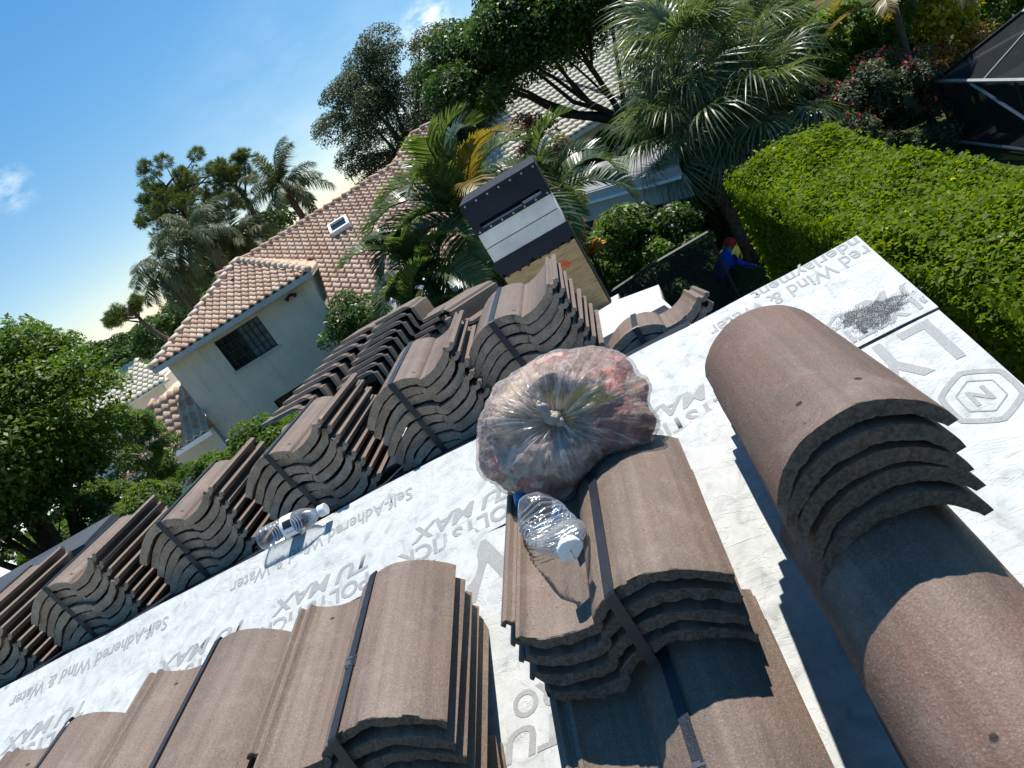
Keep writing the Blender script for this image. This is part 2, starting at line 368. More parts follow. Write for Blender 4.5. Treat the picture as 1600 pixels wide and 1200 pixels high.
class MB:
    """collects simple solids into one mesh"""
    def __init__(s): s.V = []; s.F = []
    def add(s, V, F):
        n = len(s.V); s.V += [tuple(v) for v in V]; s.F += [tuple(i+n for i in f) for f in F]; return s
    def box(s, a, b):
        (x0, y0, z0), (x1, y1, z1) = a, b
        V = [(x0, y0, z0), (x1, y0, z0), (x1, y1, z0), (x0, y1, z0), (x0, y0, z1), (x1, y0, z1), (x1, y1, z1), (x0, y1, z1)]
        return s.add(V, [(0, 3, 2, 1), (4, 5, 6, 7), (0, 1, 5, 4), (1, 2, 6, 5), (2, 3, 7, 6), (3, 0, 4, 7)])
    def obox(s, o, u, v, w_):
        """box from corner o along three edge vectors"""
        o, u, v, w_ = map(Vector, (o, u, v, w_))
        V = [o, o+u, o+u+v, o+v, o+w_, o+u+w_, o+u+v+w_, o+v+w_]
        return s.add(V, [(0, 3, 2, 1), (4, 5, 6, 7), (0, 1, 5, 4), (1, 2, 6, 5), (2, 3, 7, 6), (3, 0, 4, 7)])
    def prism(s, poly, d):
        n = len(poly); d = Vector(d); P = [Vector(p) for p in poly]
        return s.add(P+[p+d for p in P], [tuple(range(n))[::-1], tuple(range(n, 2*n))]+[(i, (i+1) % n, n+(i+1) % n, n+i) for i in range(n)])
    def bar(s, a, b, r, seg=6, r2=None):
        return s.tube([a, b], [r, r if r2 is None else r2], seg)
    def tube(s, pts, rad, seg=6):
        P = [Vector(p) for p in pts]; n0 = len(s.V); up = Vector((.3, .2, 1)).normalized()
        for i, p in enumerate(P):
            d = (P[min(i+1, len(P)-1)]-P[max(i-1, 0)]).normalized()
            a = d.cross(up); a = a.normalized() if a.length > 1e-4 else Vector((1, 0, 0)); bb = d.cross(a)
            for k in range(seg):
                t = 2*math.pi*k/seg; s.V.append(tuple(p+(a*math.cos(t)+bb*math.sin(t))*rad[i]))
        for i in range(len(P)-1):
            for k in range(seg):
                s.F.append((n0+i*seg+k, n0+i*seg+(k+1) % seg, n0+(i+1)*seg+(k+1) % seg, n0+(i+1)*seg+k))
        s.F.append(tuple(n0+k for k in range(seg))[::-1]); s.F.append(tuple(n0+(len(P)-1)*seg+k for k in range(seg)))
        return s
    def lathe(s, prof, seg=20, M4=None):
        n0 = len(s.V)
        for r, z in prof:
            for k in range(seg):
                t = 2*math.pi*k/seg; v = Vector((r*math.cos(t), r*math.sin(t), z))
                s.V.append(tuple(M4 @ v if M4 else v))
        for i in range(len(prof)-1):
            for k in range(seg):
                s.F.append((n0+i*seg+k, n0+i*seg+(k+1) % seg, n0+(i+1)*seg+(k+1) % seg, n0+(i+1)*seg+k))
        return s
    def mesh(s, name, m, shift=(0, 0, 0), smooth=False, sharp=None):
        sh = Vector(shift)
        return mesh_np(name, [Vector(v)-sh for v in s.V], s.F, m, smooth=smooth, sharp=sharp)
    def part(s, name, m, parent=None, smooth=False, sharp=None, **kw):
        loc = wpos(parent) if parent else (0, 0, 0)
        return ob(name, s.mesh(name, m, loc, smooth, sharp), parent, **kw)

# ------------------------------------------------------------------ setting: ground
def grid(x0, x1, y0, y1, nx, ny, zf):
    X, Y = np.meshgrid(np.linspace(x0, x1, nx+1), np.linspace(y0, y1, ny+1)); Z = zf(X, Y)
    V = np.stack([X, Y, Z], -1).reshape(-1, 3)
    i = (np.arange(ny)[:, None]*(nx+1)+np.arange(nx)).ravel()
    return V, np.stack([i, i+1, i+nx+2, i+nx+1], -1)
V, F = grid(-600, 600, -200, 1200, 60, 70, lambda X, Y: GZ + 0*X)
ob('ground', mesh_np('ground', V, F, M['ground']), kind='structure')
MB().box((-34, 17, GZ+.004), (-12.5, 60, GZ+.03)).part('driveway', M['concrete'], kind='structure')

# ------------------------------------------------------------------ our roof
TH = math.atan(1/3); CT, ST = math.cos(TH), math.sin(TH)
house = empty('house', (0, 1.8, GZ), label='house being re-roofed, its slopes covered in white printed underlayment', cat='house')
WX0, WX1, EY0 = -7.0, .53, -2.6                                  # left end, gable edge, near eave
FSL = .27; FY = 8.2
b = MB()                                                         # deck: near slope and far slope, 60 mm thick
b.prism([(WX0, EY0, roof_z(EY0)-.07), (WX0, 1.8, -.77), (WX0, 1.8, -.704), (WX0, EY0, roof_z(EY0)-.004)], (WX1-WX0-.004, 0, 0))
far_out = [(WX0, 1.803), (.10, 1.803), (.125, 3.45), (.205, 5.05), (-.10, 6.4), (-.10, FY), (-2.42, FY), (-2.42, 2.9), (WX0, 2.9)]
b.prism([(x, y, -.70-FSL*(y-1.8)-.05) for x, y in far_out], (0, 0, .04))
b.part('roof_deck', M['wood'], house)
sheet2 = None
def rumple(X, Y, seed):
    W = np.zeros_like(X)
    for k in range(14):
        r = np.random.default_rng(seed*31+k); a = r.uniform(0, 6.28); fr = r.uniform(4, 26)
        W += np.sin((X*math.cos(a)+Y*math.sin(a))*fr+r.uniform(0, 6.28))*.0013/(1+fr/14)
    return np.clip(W, -.0024, .005)
def slope_sheet(name, x0, x1, y0, y1, lift, nx, ny, seed):
    """underlayment course lying on the near slope, faintly rumpled"""
    V, F = grid(x0, x1, y0, y1, nx, ny, lambda X, Y: -1.30+Y/3+lift+rumple(X, Y, seed))
    me = mesh_np(name, V-np.array(wpos(house)), F, M['sheet'], smooth=True)
    o = ob(name, me, house); md = o.modifiers.new('thick', 'SOLIDIFY'); md.thickness = .002; md.offset = -1
    es = o.modifiers.new('edges', 'EDGE_SPLIT'); es.split_angle = R(30)
    return o
slope_sheet('underlayment_course', WX0, WX1, .52, 1.52, .006, 300, 50, 2)
slope_sheet('underlayment_course', WX0, WX1, EY0, .54, .003, 120, 60, 3)
top_course = slope_sheet('underlayment_course', WX0, WX1+.002, 1.492, 1.80, .0085, 300, 20, 1)
# black sheet added for the shade in the gaps under the ridge stacks
V, F = grid(WX0, .10, 1.80, 2.88, 120, 14, lambda X, Y: -.691-FSL*(Y-1.80))
ob('ridge_gap_shade', mesh_np('ridge_gap_shade', V-np.array(wpos(house)), F, M['membrane']), house)
b = MB(); b.add([(x, y, -.70-FSL*(y-1.8)+.002) for x, y in far_out if True], [tuple(range(len(far_out)))])
b.part('underlayment_course', M['sheet'], house)
# dark seam of bitumen showing at the lap
MB().obox((WX0, 1.4905, roof_z(1.4905)+.0066), (WX1-WX0+.001, 0, 0), (0, .0018*CT, .0018*ST), (0, -.0012*ST, .0012*CT)).part('lap_seam', M['membrane'], house)
# fascia, gable wall, eave walls
b = MB(); b.prism([(WX1-.03, EY0, roof_z(EY0)-.22), (WX1-.03, 1.8, -.92), (WX1-.03, 1.8, -.775), (WX1-.03, EY0, roof_z(EY0)-.075)], (.024, 0, 0)).part('fascia_board', M['fascia'], house)
gx = WX1-.32
b = MB(); b.prism([(gx-.2, -2.2, GZ), (gx-.2, 1.7, GZ), (gx-.2, 1.7, -.85), (gx-.2, -2.2, roof_z(-2.2)-.09)], (.2, 0, 0)).part('gable_wall', M['stucco'], house)
b = MB(); b.box((-2.3, 7.6, GZ), (-.12, 7.8, -2.45)); b.box((WX0+.3, 2.6, GZ), (-2.3, 2.8, -1.15)); b.box((-2.3, 2.801, GZ), (-2.1, 7.599, -2.45)); b.box((-.12-.2, 1.75, GZ), (-.12, 7.599, -2.5)); b.box((WX0+.3, -2.4, GZ), (gx-.201, -2.2, -2.2)).part('wall', M['stucco'], house)
# cross gable running away behind the stacks, its ridge along y
b = MB(); b.prism([(-2.41, 5.0, -1.72), (-2.3, 5.0, -1.66), (-1.85, 5.0, -1.66), (-1.45, 5.0, -1.80), (-1.45, 5.0, -2.5), (-2.41, 5.0, -2.5)], (0, 3.6, 0)).part('cross_gable', M['sheet'], house)
b = MB(); b.box((-6.9, 2.62, -1.3), (-2.40, 2.86, -.615)).part('raised_roof_edge', M['dark'], house)

# printed lettering on the underlayment (reads from the ridge, so upside down from the phone)
def text_mesh(s, size, bold=0., shear=0.):
    cu = bpy.data.curves.new('t', 'FONT'); cu.body = s; cu.size = size; cu.offset = bold; cu.shear = shear; cu.resolution_u = 3
    o = bpy.data.objects.new('t', cu); COL.objects.link(o)
    dg = bpy.context.evaluated_depsgraph_get(); dg.update()
    me = bpy.data.meshes.new_from_object(o.evaluated_get(dg)); bpy.data.objects.remove(o); bpy.data.curves.remove(cu)
    return me
def print_on_roof(me, x, y, lift, width=None, height=None, name='lettering'):
    co = np.zeros(len(me.vertices)*3, np.float32); me.vertices.foreach_get('co', co); co = co.reshape(-1, 3)
    co[:, 0] -= co[:, 0].min()
    if width: co[:, 0] *= width/co[:, 0].max()
    if height: co[:, 1] *= height/co[:, 1].max()
    out = np.zeros_like(co); h = wpos(house)
    out[:, 0] = x-co[:, 0]-h.x; out[:, 1] = y-co[:, 1]*CT-h.y; out[:, 2] = -1.30+(y-co[:, 1]*CT)/3+lift[0]+.0009+rumple(x-co[:, 0], y-co[:, 1]*CT, lift[1])-h.z
    keep = out[:, 0]+h.x < WX1
    me.vertices.foreach_set('co', out.ravel())
    me.materials.clear(); me.materials.append(M['print'])
    if not keep.all():
        bm = bmesh.new(); bm.from_mesh(me); bmesh.ops.delete(bm, geom=[v for v, k in zip(bm.verts, keep) if not k], context='VERTS'); bm.to_mesh(me); bm.free()
    me.update()
    return ob(name, me, house)
LT, LL = (.0085, 1), (.006, 2)
for x in (.60, .17, -.44, -.866, -1.255, -1.80, -2.3):
    print_on_roof(text_mesh('TU MAX', .062, .0016, .25), x, 1.600, LT, .30, .043)
    print_on_roof(text_mesh('POLYSTICK', .062, .0016, 0), x+.0, 1.546, LT, .34, .043)
print_on_roof(text_mesh('Self-Adhered Wind & Water', .05, .0006), -.728, 1.744, LT, .60, .044)
print_on_roof(text_mesh('red Wind & Water', .05, .0006), .527, 1.760, LT, .40, .044)
print_on_roof(text_mesh('nderlayment', .05, .0006), .526, 1.797, LT, .27, .034)
print_on_roof(text_mesh('Self-Adhered Wind & Water', .05, .0006), -1.55, 1.744, LT, .60, .044)
print_on_roof(text_mesh('LY', .2, .003), .500, 1.478, LL, .16, .125)
print_on_roof(text_mesh('I', .1, .004), .388, 1.375, LL, None, .05)
print_on_roof(text_mesh('TU', .1, .002, .2), -.452, 1.050, LL, .13, .055)
print_on_roof(text_mesh('PRO', .1, .002), -.418, 1.112, LL, .13, .05)
print_on_roof(text_mesh('V', .2, .006), -.470, 1.470, LL, .16, .14)
def emblem(cx, cy):
    me = text_mesh('N', .05, .0015); co = [v.co.copy() for v in me.vertices]; mx = max(c.x for c in co)/2; my = max(c.y for c in co)/2
    bm = bmesh.new(); bm.from_mesh(me)
    for v in bm.verts: v.co = Vector((v.co.x-mx, v.co.y-my, 0))
    def ring(n, r0, r1, sx, rot, rnd=0):
        pts = []
        for i in range(n*8):
            t = i/(n*8)*2*math.pi; a = (t-rot) % (2*math.pi/n)-math.pi/n
            rr = math.cos(math.pi/n)/math.cos(a); rr = rr*(1-rnd)+rnd
            pts.append((math.cos(t)*rr*sx, math.sin(t)*rr))
        o_ = [bm.verts.new((x*r1, y*r1, 0)) for x, y in pts]; i_ = [bm.verts.new((x*r0, y*r0, 0)) for x, y in pts]
        for k in range(len(pts)): bm.faces.new((i_[k], o_[k], o_[(k+1) % len(pts)], i_[(k+1) % len(pts)]))
    ring(6, .058, .070, 1.0, 0.5, .25); ring(6, .040, .043, .95, .5)
    for v in bm.verts: v.co.x += .07; v.co.y += .07
    bm.to_mesh(me); bm.free(); me.update()
    co = np.zeros(len(me.vertices)*3, np.float32); me.vertices.foreach_get('co', co); co = co.reshape(-1, 3)
    print_on_roof(me, cx+.07, cy+.066, LL, name='emblem')
emblem(.458, 1.268)

# ------------------------------------------------------------------ chimney of our house
ch = empty('chimney', (-.53, 6.8, GZ), label='square chimney wrapped in black membrane over a stucco band and bare plywood', cat='chimney')
x0, x1, y0, y1 = -.886, -.178, 6.5, 7.15
MB().box((x0+.004, y0+.006, -2.3), (x1-.004, y1, -1.30)).part('plywood_panel', M['ply'], ch)
mb = MB()
n = 26; xs = np.linspace(x0-.012, x1+.012, n)
poly = [(x, y0-.006, -1.135) for x in (xs[0], xs[-1])]
poly = [(xs[0], y0-.006, -1.137)]+[(x, y0-.006, -1.285+.045*math.sin(i*1.9)*random.random()-.02*random.random()) for i, x in enumerate(xs)]+[(xs[-1], y0-.006, -1.137)]
mb.prism(poly[::-1], (0, .010, 0)); mb.box((x1-.002, y0+.0045, -2.25), (x1+.006, y1, -1.137)); mb.box((x0-.006, y0+.0045, -2.25), (x0+.006, y1, -1.137))
mb.part('black_flashing', M['membrane'], ch)
MB().box((x0, y0, -1.136), (x1, y1, -1.008)).part('stucco_band', M['stucco2'], ch)
MB().box((x0, y0, -1.000), (x1, y1, -.868)).part('stucco_band', M['stucco2'], ch)
MB().box((x0+.01, y0+.01, -1.008), (x1-.01, y1-.01, -1.000)).part('joint', M['dark'], ch)
mb = MB(); mb.box((x0-.012, y0-.014, -.866), (x1+.012, y1+.01, -.838)); mb.box((x0-.012, y0+.10, -.838), (x1+.012, y1+.01, -.785)); mb.box((x0-.012, y0-.014, -.838), (x0+.06, y0+.10, -.785)); mb.box((x1-.06, y0-.014, -.838), (x1+.012, y0+.10, -.785))
mb.box((x0-.012, y0-.014, -.785), (x1+.012, y1+.01, -.572))
mb.part('membrane_cap', M['membrane'], ch)
MB().box((x0-.016, y0-.019, -.615), (x1+.016, y1+.014, -.610)).part('membrane_lap', M['membrane'], ch)
MB().box((x0+.062, y0+.02, -.838), (x1-.25, y0+.098, -.822)).part('vent_ledge', M['alu'], ch)
MB().box((x1-.24, y0+.02, -.838), (x1-.062, y0+.098, -.810)).part('vent_ledge', M['alu'], ch)
for q in range(7):
    for zz in (-.848, -.60): MB().lathe([(.001, .004), (.008, .003), (.010, 0)], 8, Matrix.Translation((x0+.03+q*.11, y0-.0135, zz)) @ Matrix.Rotation(R(90), 4, 'X')).part('nail_head', M['alu'], ch)
mb = MB()
for i in range(9):
    t0, t1 = R(25+i*15), R(25+(i+1)*15-1)
    c0 = Vector((-.42, y0+.003, -1.53))
    a_, b_ = [c0+Vector((math.cos(t)*.105, 0, math.sin(t)*.10)) for t in (t0, t1)]
    wd = .018+.008*random.random(); d_ = (b_-a_).normalized().cross(Vector((0, 1, 0)))*wd
    mb.prism([a_-d_, b_-d_, b_+d_, a_+d_], (0, .003, 0))
mb.part('paint_mark', M['spray'], ch)

# ------------------------------------------------------------------ roof tiles and bundles
PROF = [(0, 4), (6, 9), (12, 9), (17, 2), (23, 2), (28, 8), (34, 8), (40, -1), (52, -9), (68, -16), (86, -21.5), (106, -24), (124, -24), (134, -22.5), (136, -15), (141, -10), (150, -3), (164, 5), (180, 11), (198, 15), (216, 16.5), (234, 15), (252, 10), (270, 2), (288, -8), (306, -21), (320, -32), (330, -42), (334, -46)]
TW, TL, TT = .345, .425, .023
def s_tile(seed):
    """concrete S-tile: interlocking lip on the left, pan, step, barrel roll on the right; nose at -y, head at +y"""
    px = np.interp(np.arange(0, 334.1, 7.0), [p[0] for p in PROF], [p[0] for p in PROF])
    px = np.array(sorted(set(list(px)+[p[0] for p in PROF])))
    pz = np.interp(px, [p[0] for p in PROF], [p[1] for p in PROF])/1000
    X = px/1000*TW/.334-TW/2
    dz = np.gradient(pz, X); nrm = np.stack([-dz, np.ones_like(dz)], -1); nrm /= np.linalg.norm(nrm, axis=1)[:, None]; nrm[:, 0] *= .6
    n = len(X)
    ys = np.array([0, .0025, .05, .12, .21, .30, .38, .4225, .425])-.2125
    V = []
    for j, y in enumerate(ys):
        end = j in (0, len(ys)-1)
        chips = [(random.Random(seed*9+q).uniform(-.165, .165), random.Random(seed*5+q).uniform(.004, .009), random.Random(seed*3+q).uniform(.004, .010)) for q in range(4)]
        for i in range(n):                                       # top
            ins = .0018 if end else 0
            yy = y
            if px[i] < 27 and j < 3: yy = -.2125+.045+.002*j     # lip is cut back at the nose
            wob = .0016*noise.noise((X[i]*38, y*20, seed*3.7))
            ye = (noise.noise((X[i]*40, seed*1.3+j, 2.))*.0025+noise.noise((X[i]*260, seed*5.3, 8.+j))*.0022) if end else 0
            chip = sum(dp*math.exp(-((X[i]-x0_)/wd_)**2) for x0_, dp, wd_ in chips) if end else 0
            V.append((X[i]-nrm[i, 0]*ins, yy+(ye+chip if j == 0 else -abs(ye)-chip*.6), pz[i]-nrm[i, 1]*ins+wob*.4-chip*.3))
        for i in range(n):                                       # underside
            th = (.0185+.0075*(y+.2125)/.425)*(1+.16*noise.noise((X[i]*30, y*9, seed*2.1+5)))*(.55 if px[i] < 30 else .8 if px[i] < 45 else 1)
            if end: th += .0025*noise.noise((X[i]*160, seed+.5, j*2.))
            yy = y
            if px[i] < 27 and j < 3: yy = -.2125+.045+.002*j
            ye = (noise.noise((X[i]*60, seed*1.9+j, 6.))*.006) if end else 0
            V.append((X[i]-nrm[i, 0]*th, yy+(ye if j == 0 else -abs(ye)), pz[i]-nrm[i, 1]*th))
    V = np.array(V); m = 2*n; F = []
    loop = list(range(n))+[n+i for i in range(n-1, -1, -1)]
    for j in range(len(ys)-1):
        for a, bb in zip(loop, loop[1:]+loop[:1]): F.append((j*m+a, j*m+bb, (j+1)*m+bb, (j+1)*m+a)[::-1])
    L = (len(ys)-1)*m
    for i in range(n-1):
        F.append((i, i+1, n+i+1, n+i)[::-1]); F.append((L+i, L+i+1, L+n+i+1, L+n+i))
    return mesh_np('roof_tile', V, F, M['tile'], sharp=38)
TILES = [s_tile(i) for i in range(7)]
def prof_z(x): return float(np.interp((x+TW/2)*1000*.334/TW, [p[0] for p in PROF], [p[1] for p in PROF]))/1000
def strap_mesh(n, sp, x, wdt=.017):
    """band round a bundle along the tile length, at local x"""
    t = .0012; zt = max(prof_z(x-wdt/2), prof_z(x+wdt/2))+.0016; zb = -(n-1)*sp+min(prof_z(x-wdt/2), prof_z(x+wdt/2))-TT-.002
    sl = (prof_z(x+wdt/2)-prof_z(x-wdt/2))*.9
    pts = [(-.2195, zt-.003), (-.215, zt), (0, zt+.0005), (.215, zt), (.2195, zt-.003), (.2195, zb), (.215, zb-.001), (-.215, zb-.001), (-.2195, zb)]
    mb = MB(); k = len(pts)
    cy, cz2 = 0, (zt+zb)/2
    for s_ in (0, t):
        for (y, z) in pts:
            f = 1 if s_ else 0
            yy = y+(t*np.sign(y) if s_ and abs(y) > .21 else 0); zz = z+(t*np.sign(z-cz2) if s_ else 0)
            mb.V.append((x-wdt/2, yy, zz-sl/2)); mb.V.append((x+wdt/2, yy, zz+sl/2))
    for i in range(k):
        j = (i+1) % k
        for a, b2, c2, d in (((2*i), (2*j), (2*j+1), (2*i+1)), (2*k+2*i, 2*k+2*i+1, 2*k+2*j+1, 2*k+2*j), (2*i, 2*k+2*i, 2*k+2*j, 2*j), (2*i+1, 2*j+1, 2*k+2*j+1, 2*k+2*i+1)):
            mb.F.append((a, b2, c2, d))
    return mb.mesh('strap', M['strap'])
_straps = {}
def bundle(center, yaw, pitch, roll, n, sp, label, group, strap_x=.010, jitter=.004, seal=None, fan=0, lean=(0, 0), mirror=False, cat='tile bundle'):
    """n strapped tiles; center = middle of the top tile's reference surface. pitch lifts the head, roll lifts the right side"""
    rnd = random.Random(hash(label) % 1000+int(center[0]*977)+int(center[1]*331))
    rot = Matrix.Rotation(R(yaw), 4, 'Z') @ Matrix.Rotation(R(pitch), 4, 'X') @ Matrix.Rotation(-R(roll), 4, 'Y')
    h = (n-1)*sp+.055
    top = Matrix.Translation(center) @ rot
    root = empty('tile_bundle', mat=top @ Matrix.Translation((0, 0, -h)), label=label, cat=cat, group=group)
    for i in range(n):
        jx, jy = rnd.uniform(-1, 1)*jitter, rnd.uniform(-1, 1)*jitter*1.4
        m = Matrix.Translation((jx+lean[0]*i, jy+lean[1]*i, h-i*sp)) @ Matrix.Rotation(R(rnd.uniform(-.7, .7)), 4, 'Z') @ Matrix.Rotation(R(fan*i), 4, 'Y')
        if mirror: m = m @ Matrix.Diagonal((-1, 1, 1, 1))
        ob('roof_tile', TILES[rnd.randrange(7)], root, m)
    if strap_x is not None:
        key = (n, round(sp, 4), strap_x)
        if key not in _straps: _straps[key] = strap_mesh(n, sp, strap_x)
        s = ob('strap', _straps[key], root, Matrix.Translation((0, 0, h)))
        if seal is not None:
            z = prof_z(strap_x)+.003; mb = MB(); mb.box((strap_x-.0095, seal, z), (strap_x+.0095, seal+.028, z+.0022))
            mb.box((strap_x-.0100, seal+.004, z+.0023), (strap_x+.0100, seal+.008, z+.0033)); mb.box((strap_x-.0100, seal+.020, z+.0023), (strap_x+.0100, seal+.024, z+.0033))
            ob('strap_seal', mb.mesh('strap_seal', M['seal']), s)
    return root
SLOPE = math.degrees(TH)
gN = 'strapped tile bundles on the near slope'
bundle((-.222, 1.082, -.641), -1.2, 0, 0, 4, .036, 'level four-tile bundle carrying the clear rubbish bag and the crushed bottle', gN, lean=(-.004, -.0005), jitter=.0015)
bundle((-.232, .775, -.835), -1.5, SLOPE, 0, 6, .032, 'sloping tile bundle half shaded beneath the front of the bundle with the bag', gN, strap_x=.026, seal=-.06)
bundle((-.727, 1.087, -.672), 2.2, 0, -4, 5, .036, 'strapped bundle nearest the bag on its left, with a long seam of stacked edges', gN, seal=-.06)
bundle((-.735, .79, -.90), 2.2, SLOPE, -3, 4, .033, 'sloping bundle under the front of the bundle left of the bag', gN)
bundle((-1.118, 1.092, -.648), 1.5, 0, -4, 6, .036, 'middle bundle of the front left row, smudged with dark marks', gN)
bundle((-1.125, .79, -.88), 1.5, SLOPE, -3, 4, .033, 'sloping bundle under the front of the middle bundle in the front left row', gN)
bundle((-1.545, 1.085, -.655), 1.0, 0, -3, 6, .036, 'third bundle of the front left row, chipped at its far corner', gN)
bundle((-1.96, 1.08, -.66), .5, 0, -3, 6, .036, 'outermost bundle at the left end of the front row', gN)
ORD = ['first', 'second', 'third', 'fourth', 'fifth', 'sixth', 'seventh', 'eighth']
gF = 'strapped tile bundles straddling the ridge'
far_rows = [(-2.33, -.520, 'far left ridge stack cut by the edge of the photo'), (-1.90, -.523, 'second ridge stack from the left end'), (-1.459, -.518, 'third ridge stack from the left end, pale bloom on its ends'), (-1.042, -.498, 'ridge stack standing behind the labelled water bottle on the ridge'), (-.637, -.494, 'ridge stack next left of the tall stack by the chimney'), (-.312, -.490, 'tall ridge stack standing behind the rubbish bag, below the chimney')]
for i, (x, z, nm) in enumerate(far_rows):
    yc = 1.89+.2125+(0 if i < 5 else .03)
    sp = .0315 if i < 5 else .030
    bundle((x, yc, z), 180+random.uniform(-2, 2), 3.0, -7, 4, sp, 'top bundle of the '+nm, gF, strap_x=.035, jitter=.006)
    bundle((x+random.uniform(-.012, .012)+.012, yc-.012, z-4*sp-.004), 180+random.uniform(-2, 2), 4.0, -7, 4, sp, 'lower bundle of the '+nm, gF, strap_x=.030, jitter=.006)
bundle((.012, 2.13, -.742), 179, 14, -1, 2, .030, 'low bundle at the right end of the ridge by the white roof patch', gF, strap_x=.035)
# stacks lined up along the cross gable
gC = 'tile bundles lined up along the cross gable'
def angle_tile(seed):
    """rake tile: flat leg, upright leg and a short foot, pressed in one piece, long axis along y"""
    P = [(-.17, .004), (-.02, 0), (.0, -.006), (.008, -.02), (.012, -.082), (.022, -.094), (.12, -.098)]
    Q = []
    for i, p in enumerate(P):
        d = Vector(P[min(i+1, len(P)-1)])-Vector(P[max(i-1, 0)]); d.normalize(); Q.append((p[0]-.015*-d.y*-1, p[1]-.015*d.x))
    loop = P+Q[::-1]; ys = (-.20, -.197, -.1, 0, .1, .197, .20); V = []; m = len(loop)
    for j, y in enumerate(ys):
        for i, (x, z) in enumerate(loop):
            e = j in (0, len(ys)-1); V.append((x+(.002*noise.noise((i*3.1, j, seed)) if e else 0), y+(.004*noise.noise((x*40, z*60, seed+j)) if e else 0), z))
    F = [(j*m+i, j*m+(i+1) % m, (j+1)*m+(i+1) % m, (j+1)*m+i)[::-1] for j in range(len(ys)-1) for i in range(m)]
    n = len(P); L = (len(ys)-1)*m
    F += [(i, i+1, m-2-i, m-1-i) for i in range(n-1)]+[(L+i, L+m-1-i, L+m-2-i, L+i+1) for i in range(n-1)]
    return mesh_np('rake_tile', V, F, M['rake'], sharp=30)
RAKES = [angle_tile(i) for i in range(4)]
def rake_row(p0, p1, n, yaw, lab, group):
    for i in range(n):
        o = ob('rake_tile', RAKES[i % 4]); p = Vector(p0).lerp(Vector(p1), i/(n-1))
        o.matrix_world = Matrix.Translation(p+Vector((0, .197, -.027))) @ Matrix.Rotation(R(yaw+random.uniform(-1.5, 1.5)), 4, 'Z') @ Matrix.Rotation(R(-8), 4, 'X') @ Matrix.Rotation(R(random.uniform(-1, 1)), 4, 'Y')
        tag(o, lab(i), 'rake tile', group)
gR = 'nested rake tiles behind the ridge stacks'
rake_row((-1.12, 3.02, -.66), (-.90, 3.30, -.545), 9, 3, lambda i: f'{(ORD+["ninth"])[i]} angled rake tile from the front of the nested zigzag row', gR)
rake_row((-1.42, 2.86, -.605), (-1.13, 3.40, -.56), 9, 3, lambda i: f'{(ORD+["ninth"])[i]} rake tile from the front of the stepped row beside the stucco wall', gR)
rake_row((-.76, 3.20, -.70), (-.66, 3.32, -.655), 4, -30, lambda i: f'{ORD[i]} rake tile of the short turned row by the tall ridge stack', gR)
bundle((-1.06, 3.24, -.80), 90, 3, 0, 6, .033, 'tile bundle hidden under the nested zigzag row of rake tiles', gC, strap_x=None)
bundle((-1.48, 3.16, -.76), 90, 2, 0, 7, .033, 'tile bundle under the stepped row of rake tiles beside the stucco wall', gC, strap_x=None)
bundle((-1.50, 3.52, -.80), 90, 2, 0, 8, .033, 'tile bundle at the far end of the stepped row of rake tiles', gC, strap_x=None)
for i in range(3): bundle((-.83+.12*i, 4.1-.36*i, -.90+.04*i), -94+random.uniform(-2, 2), -6, 2, 9, .0275, f'{ORD[i]} tile bundle from the back, half hidden left of the tall stack', gC, strap_x=None, jitter=.004, mirror=True)

# ridge (barrel) tiles, loose: each is its own thing
def hip_tile(seed):
    n = 40; ys = np.array([0, .003, .06, .13, .21, .29, .36, .417, .42])-.21; V = []
    for j, y in enumerate(ys):
        end = j in (0, len(ys)-1); tp = 1.0-.10*(y+.21)/.42
        for lay in (0, 1):
            for i in range(n):
                u_ = 2*i/(n-1)-1
                rad, ha = .1215*tp, R(67)
                th = (.0185+.006*(1-abs(u_)))*(1+.10*noise.noise((u_*4, y*14, seed*3.3)))
                if end: th += .0016*noise.noise((u_*16, j, seed*1.7))+.0012*noise.noise((u_*60, j, seed*2.7))
                rr_ = rad-th*lay; x = rr_*math.sin(u_*ha)*(1.0 if not lay else 1+.04*abs(u_)); z = rr_*math.cos(u_*ha)-rad*math.cos(ha)
                if lay == 0: z -= .004*max(0, abs(u_)-.9)*10
                ye = (noise.noise((u_*3, seed*1.1, lay*3.))*.0035+noise.noise((u_*40, seed*4., 1.+lay))*.002) if end else 0
                if i in (0, n-1): x += .002*noise.noise((y*60, seed*2.2, i*1.)); z += .003*noise.noise((y*45, seed, i*2.))
                if end and lay == 0: z -= .0012
                x = -x
                V.append((-x, y+ye*(1 if j == 0 else -1), z))
    V = np.array(V); m = 2*n; F = []; loop = list(range(n))+[n+i for i in range(n-1, -1, -1)]
    for j in range(len(ys)-1):
        for a, bb in zip(loop, loop[1:]+loop[:1]): F.append((j*m+a, j*m+bb, (j+1)*m+bb, (j+1)*m+a)[::-1])
    L = (len(ys)-1)*m
    for i in range(n-1):
        F.append((i, i+1, n+i+1, n+i)[::-1]); F.append((L+i, L+i+1, L+n+i+1, L+n+i))
    return mesh_np('ridge_tile', V, F, M['hip'], sharp=40)
HIPS = [hip_tile(i) for i in range(5)]
def hip_pile(c0, yaw, pitch, n, sp, names, group):
    rot = Matrix.Rotation(R(yaw), 4, 'Z') @ Matrix.Rotation(R(pitch), 4, 'X')
    for i in range(n):
        o = ob('ridge_tile', HIPS[(i*2+n) % 5])
        nv = rot @ Vector((0, 0, 1))
        o.matrix_world = Matrix.Translation(Vector(c0)-nv*sp*i) @ rot @ Matrix.Translation((random.uniform(-.004, .004), random.uniform(-.008, .006), 0)) @ Matrix.Rotation(R(random.uniform(-1.2, 1.2)), 4, 'Z')
        tag(o, names(i), 'ridge tile', group)
